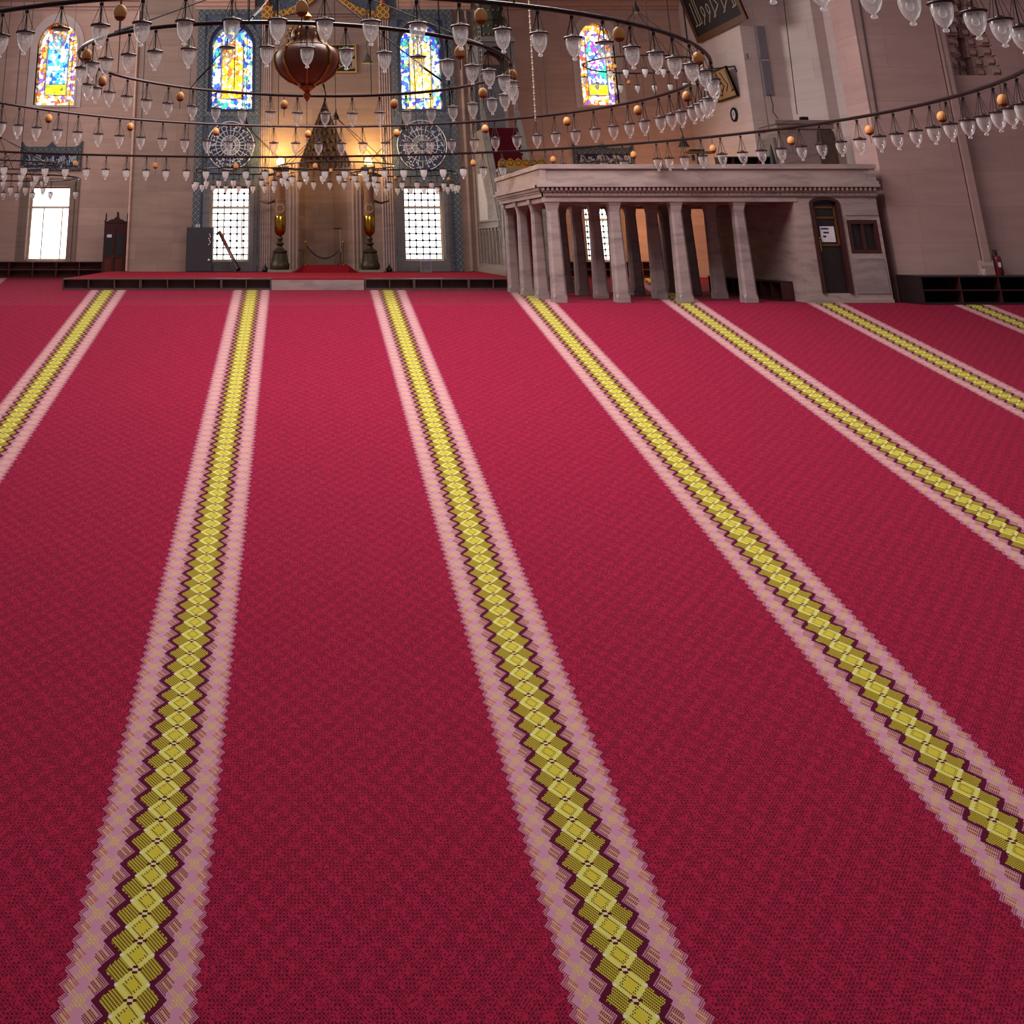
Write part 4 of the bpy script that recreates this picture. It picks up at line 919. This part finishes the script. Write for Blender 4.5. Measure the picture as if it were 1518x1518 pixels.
# things standing on the gallery floor and seen above its parapet
zg=zl+.2
t=low_shelf(X_(1068,240,31),X_(1146,240,31),31.,31.4,zg+.003,Z_(232,31),4,1,'dark open shelf on top of the gallery behind its parapet',None,'wood_black','wood')
x=X_(1146,240,30.6); t=thing('folded_umbrella','closed black parasol standing upright on the gallery','parasol',(x,30.6,zg+.003)); H=Z_(214,30.6)-zg
MB().lathe([(.1,.05),(.11,.3),(.09,H*.6),(.02,H-.04)],(0,0,0),10).build('canopy',M['black'],t,True); MB().tube([(0,0,0),(0,0,H)],.012,5).build('shaft',M['black'],t)
x=X_(1038,238,31.5); t=thing('reading_desk','small dark reading desk with an orange wooden top on the gallery','reading desk',(x,31.5,zg+.003)); H=Z_(228,31.5)-zg
MB().tube([(-.12,0,0),(-.05,0,H)],.03,6).tube([(.2,0,0),(.1,0,H)],.03,6).build('legs',M['black'],t); MB().box(-.42,-.15,H,.42,.15,H+.06).build('top_board',M['oak'],t); MB().box(-.28,-.12,H+.065,.12,.1,H+.12).build('book_rest',M['black'],t); MB().lathe([(.05,0),(.05,.16)],(-.2,0,H-.2),8).build('speaker',M['black'],t)
MB().box(-.35,-.2,0,.35,.2,.03).build('base',M['black'],t)
# ------------------------------------------------------------------ on the stepped pier
def leaning_frame(name,label,cat,c,w,h,tilt,fw,fieldmat,framemat,seed,rows):   # hangs on the pier's side, top leaning out
    t=thing(name,label,cat,c); t.rotation_euler=(0,tilt,0)
    # local: y across, z up, +x towards the wall
    MB().box(-.05,-w/2,-h/2,.0,w/2,h/2).build('field',fieldmat,t)
    mb=MB(); mb.box(-.09,-w/2,-h/2,.0,-w/2+fw,h/2).box(-.09,w/2-fw,-h/2,.0,w/2,h/2).box(-.09,-w/2+fw,h/2-fw,.0,w/2-fw,h/2).box(-.09,-w/2+fw,-h/2,.0,w/2-fw,-h/2+fw); mb.build('frame',framemat,t)
    mb=MB(); script_strokes(mb,-w/2+fw*1.5,w/2-fw*1.5,-h/2+fw*1.5,h/2-fw*1.5,0,.05,.012,seed,rows)
    mb.v=[(-.05-.012+ (yy+.012),-xx,zz) for xx,yy,zz in mb.v]; mb.build('script',M['script'] if fieldmat!=M['tan'] else M['black'],t)
    return t
def yface(px,py): return 45.*XS/X_(px,py,45.)     # depth at which the pier's side face is seen at a pixel column
ya,yb=yface(1039,64),yface(1112,22)
za=Z_(64,ya); hh=2.5
leaning_frame('calligraphy_board','large dark board with brown frame leaning from the pier at the top','framed board',(XS-.42,(ya+yb)/2,za+hh/2-.05),ya-yb,hh,R(-16),.28,M['black'],M['oak'],31,1)
ya,yb=yface(1068,152),yface(1098,142); za=Z_(151,ya)
leaning_frame('calligraphy_board','small tan calligraphy board with dark frame leaning from the pier','framed board',(XS-.24,(ya+yb)/2,za+.62),ya-yb,1.35,R(-16),.07,M['tan'],M['black'],33,1)
yk=yface(1090,170); zk=Z_(170,yk)
t=thing('wall_clock','round wall clock with black rim on the pale pier','clock',(XS-.03,yk,zk)); t.rotation_euler=(0,-PI/2,0)
MB().lathe([(.24,-.02),(.24,.03),(.22,.035)],(0,0,0),28).build('face',M['paper'],t,True)
MB().tube([(.26*math.cos(k*PI/14),.26*math.sin(k*PI/14),.03) for k in range(28)],.05,8,True).build('rim',M['black'],t,True)
MB().box(-.01,0,.04,.01,.16,.05).box(0,-.01,.04,.11,.01,.05).build('hands',M['black'],t)
Yp=Yc-.02; x0,x1=X_(1128,100,Yp),X_(1140,100,Yp)
t=thing('column_loudspeaker','long narrow grey column loudspeaker on the pier','loudspeaker',(x0,Yp-.13,Z_(141,Yp))); h=Z_(40,Yp)-Z_(141,Yp); w=x1-x0
MB().box(0,0,0,w,.13,h).build('cabinet',M['pipe'],t); MB().box(.02,-.01,.05,w-.02,0,h*.5-.02).box(.02,-.01,h*.5+.02,w-.02,0,h-.05).build('grille',M['pipe'],t); MB().box(0,-.014,h*.5-.02,w,0,h*.5+.02).build('joint_band',M['paper'],t)
cable([(x0+w*.6,Yp-.05,Z_(141,Yp)),(x0+w*.75,Yp-.04,Z_(158,Yp)),(x0+w*.6,Yp-.04,Z_(165,Yp)),(x0+w*1.1,Yp-.05,Z_(176,Yp))],'short dark cable below the column loudspeaker')
cable([(X_(p,q,Yc-1.5),Yc-1.6,Z_(q,Yc-1.5)) for p,q in ((1160,0),(1170,85),(1180,170))],'thin dark cable hanging in front of the pier')
tag(MB().box(XS-.08,yface(1110,96)-.1,Z_(99,45)-.0,XS-.005,yface(1110,96)+.15,Z_(92,45)).build('mounted_junction_box',M['pipe']),'small grey junction box at the pier corner','junction box')
cable([(XS-.04,yface(1058,102),Z_(102,yface(1058,102))),(XS-.04,yface(1075,101),Z_(100,yface(1075,101))),(XS-.04,yface(1090,98),Z_(98,yface(1090,98))),(XS-.04,yface(1093,104),Z_(106,yface(1093,104)))],'dark cable looping above the small tan board',r=.03)
# stone balcony on the pier
Yb=39.4; x0,x1=X_(1153,200,Yb),X_(1240,200,Yb); z1=Z_(178,Yb)
t=thing('stone_balcony','stone box pulpit with flat cornice against the stepped pier','stone pulpit',(0,0,0))
Yk_=41.0
MB().box(x0+.1,Yb+.1,ZF+.01,x1-.1,Yk_,z1-.32).build('body',M['marble'],t); MB().box(x0-.05,Yb-.05,z1-.14,x1,Yk_,z1).box(x0+.02,Yb+.02,z1-.32,x1-.04,Yk_,z1-.14).build('cornice',M['marble'],t)
MB().box(x0-.02,Yb+.4,Z_(246,Yb),x0+.1,Yk_-.2,z1-.6).build('side_panel',M['marble_light'],t)
xa,xb=X_(1216,220,Yb),X_(1242,220,Yb); A=arch(xa,xb,Z_(200,Yb),Z_(188,Yb)); MB().prism([(xa,Z_(246,Yb))]+A+[(xb,Z_(246,Yb))],Yb+.06,Yb+.102).build('arched_recess_shade',M['dark_stone'],t)  # flat dark panel, the niche's shade put into its colour
x=X_(1191,172,Yb+.6); t=thing('camera_box','small black camera box on the stone balcony ledge','camera',(x,Yb+.6,z1+.003)); MB().box(-.13,-.1,0,.13,.1,.18).build('body',M['black'],t); MB().box(-.4,-.03,0,-.13,.03,.04).build('cable',M['black'],t)
# ------------------------------------------------------------------ chandelier rings, lamps, eggs
INFO={'R1':('inner iron ring','small inner chandelier ring hung around the brown lantern',.027,.31,.31,1.,1.),
'R2':('middle iron ring','wide middle chandelier ring around the inner ring',.03,.30,.38,1.08,1.1),
'R3':('outer iron ring','widest outer chandelier ring crossing the whole view low down',.035,.42,.45,1.08,1.3),
'R4':('small ring by right stained window','small high lamp ring in front of the far right stained window',.025,.4,.4,1.0,1.0),
'C':('small ring before the niche','small low lamp ring hung before the niche',.025,.45,.45,1.15,1.15),
'L':('small ring left of the niche','small low lamp ring hung left of the niche before the dark cabinet',.025,.45,.45,1.15,1.15),
'R':('small ring right of the niche','small low lamp ring hung right of the niche before the grilled window',.025,.45,.45,1.15,1.15),
'W':('upper small ring at far left','small lamp ring at the far left edge, the upper of two',.025,.45,.45,1.25,1.25),
'V':('lower small ring at far left','small lamp ring at the far left edge, the lower of two',.025,.45,.45,1.15,1.15)}
ORD='first second third fourth fifth sixth seventh eighth ninth tenth eleventh twelfth thirteenth fourteenth fifteenth sixteenth seventeenth eighteenth nineteenth twentieth'.split()
TENS={2:'twenty',3:'thirty',4:'forty',5:'fifty'}
def ordinal(n):
    if n<=20: return ORD[n-1]
    t,u=divmod(n,10)
    return (TENS[t]+'-'+ORD[u-1]) if u else TENS[t][:-1]+'ieth'
def ringpt(k,deg):
    cx,cy,r,ax,ay,z=RINGS[k]; a=R(deg); return Vector((cx+r*math.cos(a),cy+r*math.sin(a),z+ax*r*math.cos(a)+ay*r*math.sin(a)))
def project(p):
    yc=p.y*CT+p.z*ST; return PPX+FOC*p.x/yc, PPY-FOC*(-p.y*ST+p.z*CT)/yc
cap_me=MB().lathe([(.02,.035),(.03,.03),(.04,.012),(.098,.006),(.108,-.004),(.098,-.014),(.0001,-.016)],(0,0,0),18).mesh('cap',M['cap'],True)
gp=[(.082,-.014),(.084,-.05),(.081,-.09),(.071,-.135),(.052,-.18),(.028,-.205),(.016,-.214),(.014,-.222),(.026,-.232),(.024,-.248),(.0001,-.254)]
glass_me=MB().lathe(gp,(0,0,0),18).mesh('glass_bowl',M['glass'],True)
glass_far=MB().lathe(gp,(0,0,0),12).mesh('glass_bowl',M['glass_far'],True)
bulb_me=MB().lathe([(.012,-.014),(.014,-.05),(.03,-.075),(.034,-.1),(.024,-.125),(.0001,-.135)],(0,0,0),12).mesh('bulb',M['glass'],True)
egg_me=MB().lathe([(.0001,-.075),(.03,-.068),(.055,-.042),(.066,-.01),(.062,.025),(.045,.058),(.02,.076),(.0001,.08)],(0,0,0),18).mesh('egg',M['egg'],True)
tip_me=MB().lathe([(.0001,-.082),(.03,-.076),(.05,-.055),(.056,-.045),(.0001,-.04)],(0,0,0),14).mesh('tip',M['egg_tip'],True)
for k,(short,label,rr,dn,df,sn,sf) in INFO.items():
    cx,cy,r,ax,ay,z=RINGS[k]
    t=thing('hanging_lamp_ring',label,'chandelier ring',(cx,cy,z),0,'chandelier rings')
    n=96 if r>3 else 40
    mb=MB(); mb.tube([(r*math.cos(2*PI*i/n),r*math.sin(2*PI*i/n),ax*r*math.cos(2*PI*i/n)+ay*r*math.sin(2*PI*i/n)) for i in range(n)],rr,8,True); mb.build('ring',M['iron'],t,True)
    def rp(d): a=R(d); return Vector((r*math.cos(a),r*math.sin(a),ax*r*math.cos(a)+ay*r*math.sin(a)))
    if k in('R1','R2','R3'):
        for d in {'R1':(20,65,110,155,215,260,305,345),'R2':(10,38,66,94,122,150,232,262,292,322),'R3':(-8,4,18,34,48,64,80,96,112)}[k]:
            q=rp(d); MB().tube([q,(q.x,q.y,12.5-z)],.0085 if k=='R1' else .011,4).build('suspension_cable',M['wire'],t)
    if k in('R1',):
        for d in (35,80,125,215,260,330): q=rp(d); MB().tube([q,q*.15+Vector((0,0,1.35))],.011,4).tube([q*.93+Vector((0,0,.12)),q*.78+Vector((0,0,.33))],.02,5).build('stay',M['wire'],t)
        MB().lathe([(.06,1.3),(.09,1.36),(.04,1.46)],(0,0,0),12).build('hub',M['iron'],t)
    if r<3 :
        hz=1.0 if k in('W','V') else 1.75
        for d in (30,90,150,210,270,330): q=rp(d); MB().tube([q,(0,0,hz)],.012,4).build('stay',M['wire'],t)
        MB().lathe([(.13,hz-.08),(.1,hz+.05),(.04,hz+.16),(.03,hz+.3)],(0,0,0),12).build('hub',M['iron'],t,True); MB().tube([(0,0,hz+.25),(0,0,12.5-z)],.014,5).build('suspension_cable',M['wire'],t)
    for side in 'nf':
        L=LAMPS.get(k+side)
        if not L: continue
        drop,s=(dn,sn) if side=='n' else (df,sf)
        dl=(drop-rr-.004)/s
        wm=MB(); wm.tube([(0,0,.03),(0,0,dl)],.0075,4)
        for q in range(4): a=q*PI/2+.5; wm.tube([(.095*math.cos(a),.095*math.sin(a),.0),(0,0,dl)],.0035,3)
        wm.tube([(-.02,0,dl-.02),(.02,0,dl-.02)],.018,4)
        wire_me=wm.mesh('wires',M['wire'])
        arcw='near' if side=='n' else 'far'
        L=sorted(L,key=lambda d: project(ringpt(k,d))[0])
        idx=0
        for d in L:
            p=ringpt(k,d); idx+=1
            p=p-Vector((0,0,drop))
            o=thing('hanging_oil_lamp','glass oil lamp, %s from the left on the %s arc of the %s'%(ordinal(idx),arcw,short) if len(short.split())<5 else 'glass oil lamp, %s from left, %s arc, %s'%(ordinal(idx),arcw,short),'oil lamp',p,0,'glass oil lamps on the '+short)
            o.scale=(s,s,s)
            link('cap',cap_me,o); g=link('glass_bowl',glass_me if (k in('R1','R2') or (k+side)=='R3n' or (k=='R3' and d<58)) else glass_far,o); link('wires',wire_me,o)
            if (k in ('R1','R2') and side=='n') or (k+side)=='R3n': link('bulb',bulb_me,o)
    for side in 'nf':
        L=EGGS.get(k+side)
        if not L: continue
        s={'R1':1.12,'R2':1.18,'R3':1.32}.get(k,1.0); 
        L=sorted(L,key=lambda d: project(ringpt(k,d))[0]); drop=.17 if k in('R1','R2') else .3
        cm=MB().tube([(0,0,.07),(0,0,(drop-rr-.004)/s)],.006,4).mesh('cord',M['wire']); tm=MB().tube([(0,0,-.08),(0,0,-.2)],.005,4).mesh('tail_cord',M['wire'])
        for i,d in enumerate(L):
            p=ringpt(k,d)-Vector((0,0,drop))
            o=thing('hanging_ostrich_egg','orange ostrich egg, %s from left on %s arc, %s'%(ordinal(i+1),'near' if side=='n' else 'far',short),'hanging egg',p,0,'ostrich eggs on the '+short)
            o.scale=(s,s,s); link('egg',egg_me,o); link('tip',tip_me,o); link('cord',cm,o); link('tail_cord',tm,o)
# ------------------------------------------------------------------ great brown lantern
YL=15.5; x=X_(455,100,YL); zb=Z_(152,YL); zt=Z_(22,YL); s=YL/1605.
t=thing('hanging_lantern','large brown onion-shaped lantern with gilt ribs hanging inside the inner ring','lantern',(x,YL,zb))
def H(py): return Z_(py,YL)-zb
prof=[(14,126),(28,120),(40,111),(47,101),(50,91),(49.5,82),(45,74),(35,68.5),(29,64),(27,58),(25,48),(20,40),(13,36)]
MB().lathe([(a*s,H(b)) for a,b in prof],(0,0,0),16).build('glass_body',M['lantern_glass'],t,True)
mb=MB()
for k in range(8):
    a=2*PI*k/8; mb.tube([((q+.6)*s*math.cos(a),(q+.6)*s*math.sin(a),H(b)) for q,b in prof],.02,6)
mb.build('gilt_ribs',M['gold'],t,True)
for k in (0,4):
    mb=MB(); a=2*PI*k/8
    for j in range(len(prof)-7):
        (r0,b0),(r1,b1)=prof[j],prof[j+1]
        for u in (0,.33,.66): q=r0+(r1-r0)*u; b=b0+(b1-b0)*u; mb.sphere(((q+2)*s*math.cos(a),(q+2)*s*math.sin(a),H(b)),.014,4)
    mb.build('rope_edge',M['gold'],t)
mb=MB()
for k in range(8):
    a=2*PI*(k+.5)/8
    for r0,b0,q in ((31,58,5),(29,48,4)):
        mb.tube([((r0+q*math.cos(j*.7)*(1-j*.07))*s*math.cos(a),(r0+q*math.cos(j*.7)*(1-j*.07))*s*math.sin(a),H(b0)+q*s*math.sin(j*.7)*(1-j*.07)) for j in range(10)],.011,5)
mb.build('scrolls',M['gold'],t,True)
MB().lathe([(.0001,H(152)),(2*s,H(149)),(4*s,H(146)),(6*s,H(143)),(6.5*s,H(140)),(4*s,H(137)),(7*s,H(134)),(12*s,H(131)),(13*s,H(128)),(11*s,H(127)),(14*s,H(125))],(0,0,0),20).build('finial',M['copper'],t,True)
MB().lathe([(16*s,H(37)),(15*s,H(33)),(8*s,H(31)),(5*s,H(28)),(9*s,H(25)),(6*s,H(22)),(2*s,H(18))],(0,0,0),16).build('crown',M['gold'],t,True)
mb=MB(); mb.lathe([(34*s,H(70.5)),(38*s,H(69)),(34*s,H(67.5))],(0,0,0),16); mb.build('shoulder_band',M['gold'],t,True)
MB().tube([(0,0,H(19)),(0,0,9.)],.012,6).build('suspension_cable',M['wire'],t)
# bell shaped pendants, loose ropes
for px,py,Yv,lab in ((545,94,34.,'dark green bell pendant hanging between the black plaque and the right stained window'),(1014,218,40.,'dark bell pendant hanging above the gallery by the pier')):
    x,z=at(px,py,Yv); s=Yv/1605.
    t=thing('hanging_bell_lamp',lab,'pendant',(x,Yv,z))
    MB().lathe([(9.*s,0),(9.2*s,.8*s),(7*s,3*s),(5*s,8*s),(3*s,13*s),(2*s,15*s),(.5*s,16*s)],(0,0,0),20).build('bell',M['bell'],t,True)
    MB().tube([(0,0,15*s),(.3*s,0,20*s),(-2*s,0,28*s),(0,0,34*s),(0,0,12.5-z)],.02,5).build('cord',M['wire'],t,True)
for a,b,lab in (((706,-30),(716,135),'pale rope hanging beside the pulpit spire'),((782,-30),(794,180),'knotted pale rope hanging left of the far right stained window')):
    Yv=19.5; P=[]
    for k in range(9): u=k/8; X,Z=at(a[0]+(b[0]-a[0])*u,a[1]+(b[1]-a[1])*u,Yv); P.append((X,Yv,Z))
    mb=MB().tube(P,.013,5)
    for k in range(24): q=Vector(P[0]).lerp(Vector(P[-1]),k/24+.02); mb.sphere(q,.02,4)
    tag(mb.build('hanging_rope',M['rope']),lab,'rope')
# ------------------------------------------------------------------ daylight and added lights
w=bpy.data.worlds.new('daylight'); scene.world=w; w.use_nodes=True; nt=w.node_tree; E.nt=nt
tc=node('ShaderNodeTexCoord'); sp=node('ShaderNodeSeparateXYZ',i_0=tc.outputs['Generated'])
dx,dy,dz=E(sp.outputs[0]),E(sp.outputs[1]),E(sp.outputs[2])
sunny=E.op('SMOOTH_MIN',(dy-.35)*2.2,1.,.1).max(0.)*(1.-E.op('MULTIPLY',dz.max(0.),2.6)).max(0.)
col=mix(sunny,(1.,.9,.93,1),(1.,.985,.96,1))
bg=nt.nodes['Background']; nt.links.new(col,bg.inputs[0]); nt.links.new((sunny*OUTSIDE+AMBIENT).v,bg.inputs[1])
def area(name,loc,rot,sx,sy,power,col):
    l=bpy.data.lights.new(name,'AREA'); l.shape='RECTANGLE'; l.size=sx; l.size_y=sy; l.energy=power; l.color=col
    o=bpy.data.objects.new(name,l); COL.objects.link(o); o.location=loc; o.rotation_euler=rot; return o
area('dome_windows',(3,21,10.5),(0,0,0),10,10,4000,(1,.94,.91))
area('left_upper_fill',(-19,37,12.5),(0,R(-78),0),8,12,2700,(1,.93,.9)).data.spread=R(130)  # added fill light from the left, aimed to brighten the pier
l=bpy.data.lights.new('warm_fill','POINT'); l.energy=280; l.color=(1,.5,.18); l.shadow_soft_size=.25  # added unseen point light for the orange glow behind the gallery
lo=bpy.data.objects.new('warm_fill',l); COL.objects.link(lo); lo.location=(X_(985,330,46.5),46.8,.9)
vs_=scene.view_settings; vs_.view_transform='Standard'; vs_.look='None'; vs_.gamma=1; vs_.use_curve_mapping=False; vs_.exposure=EXPO
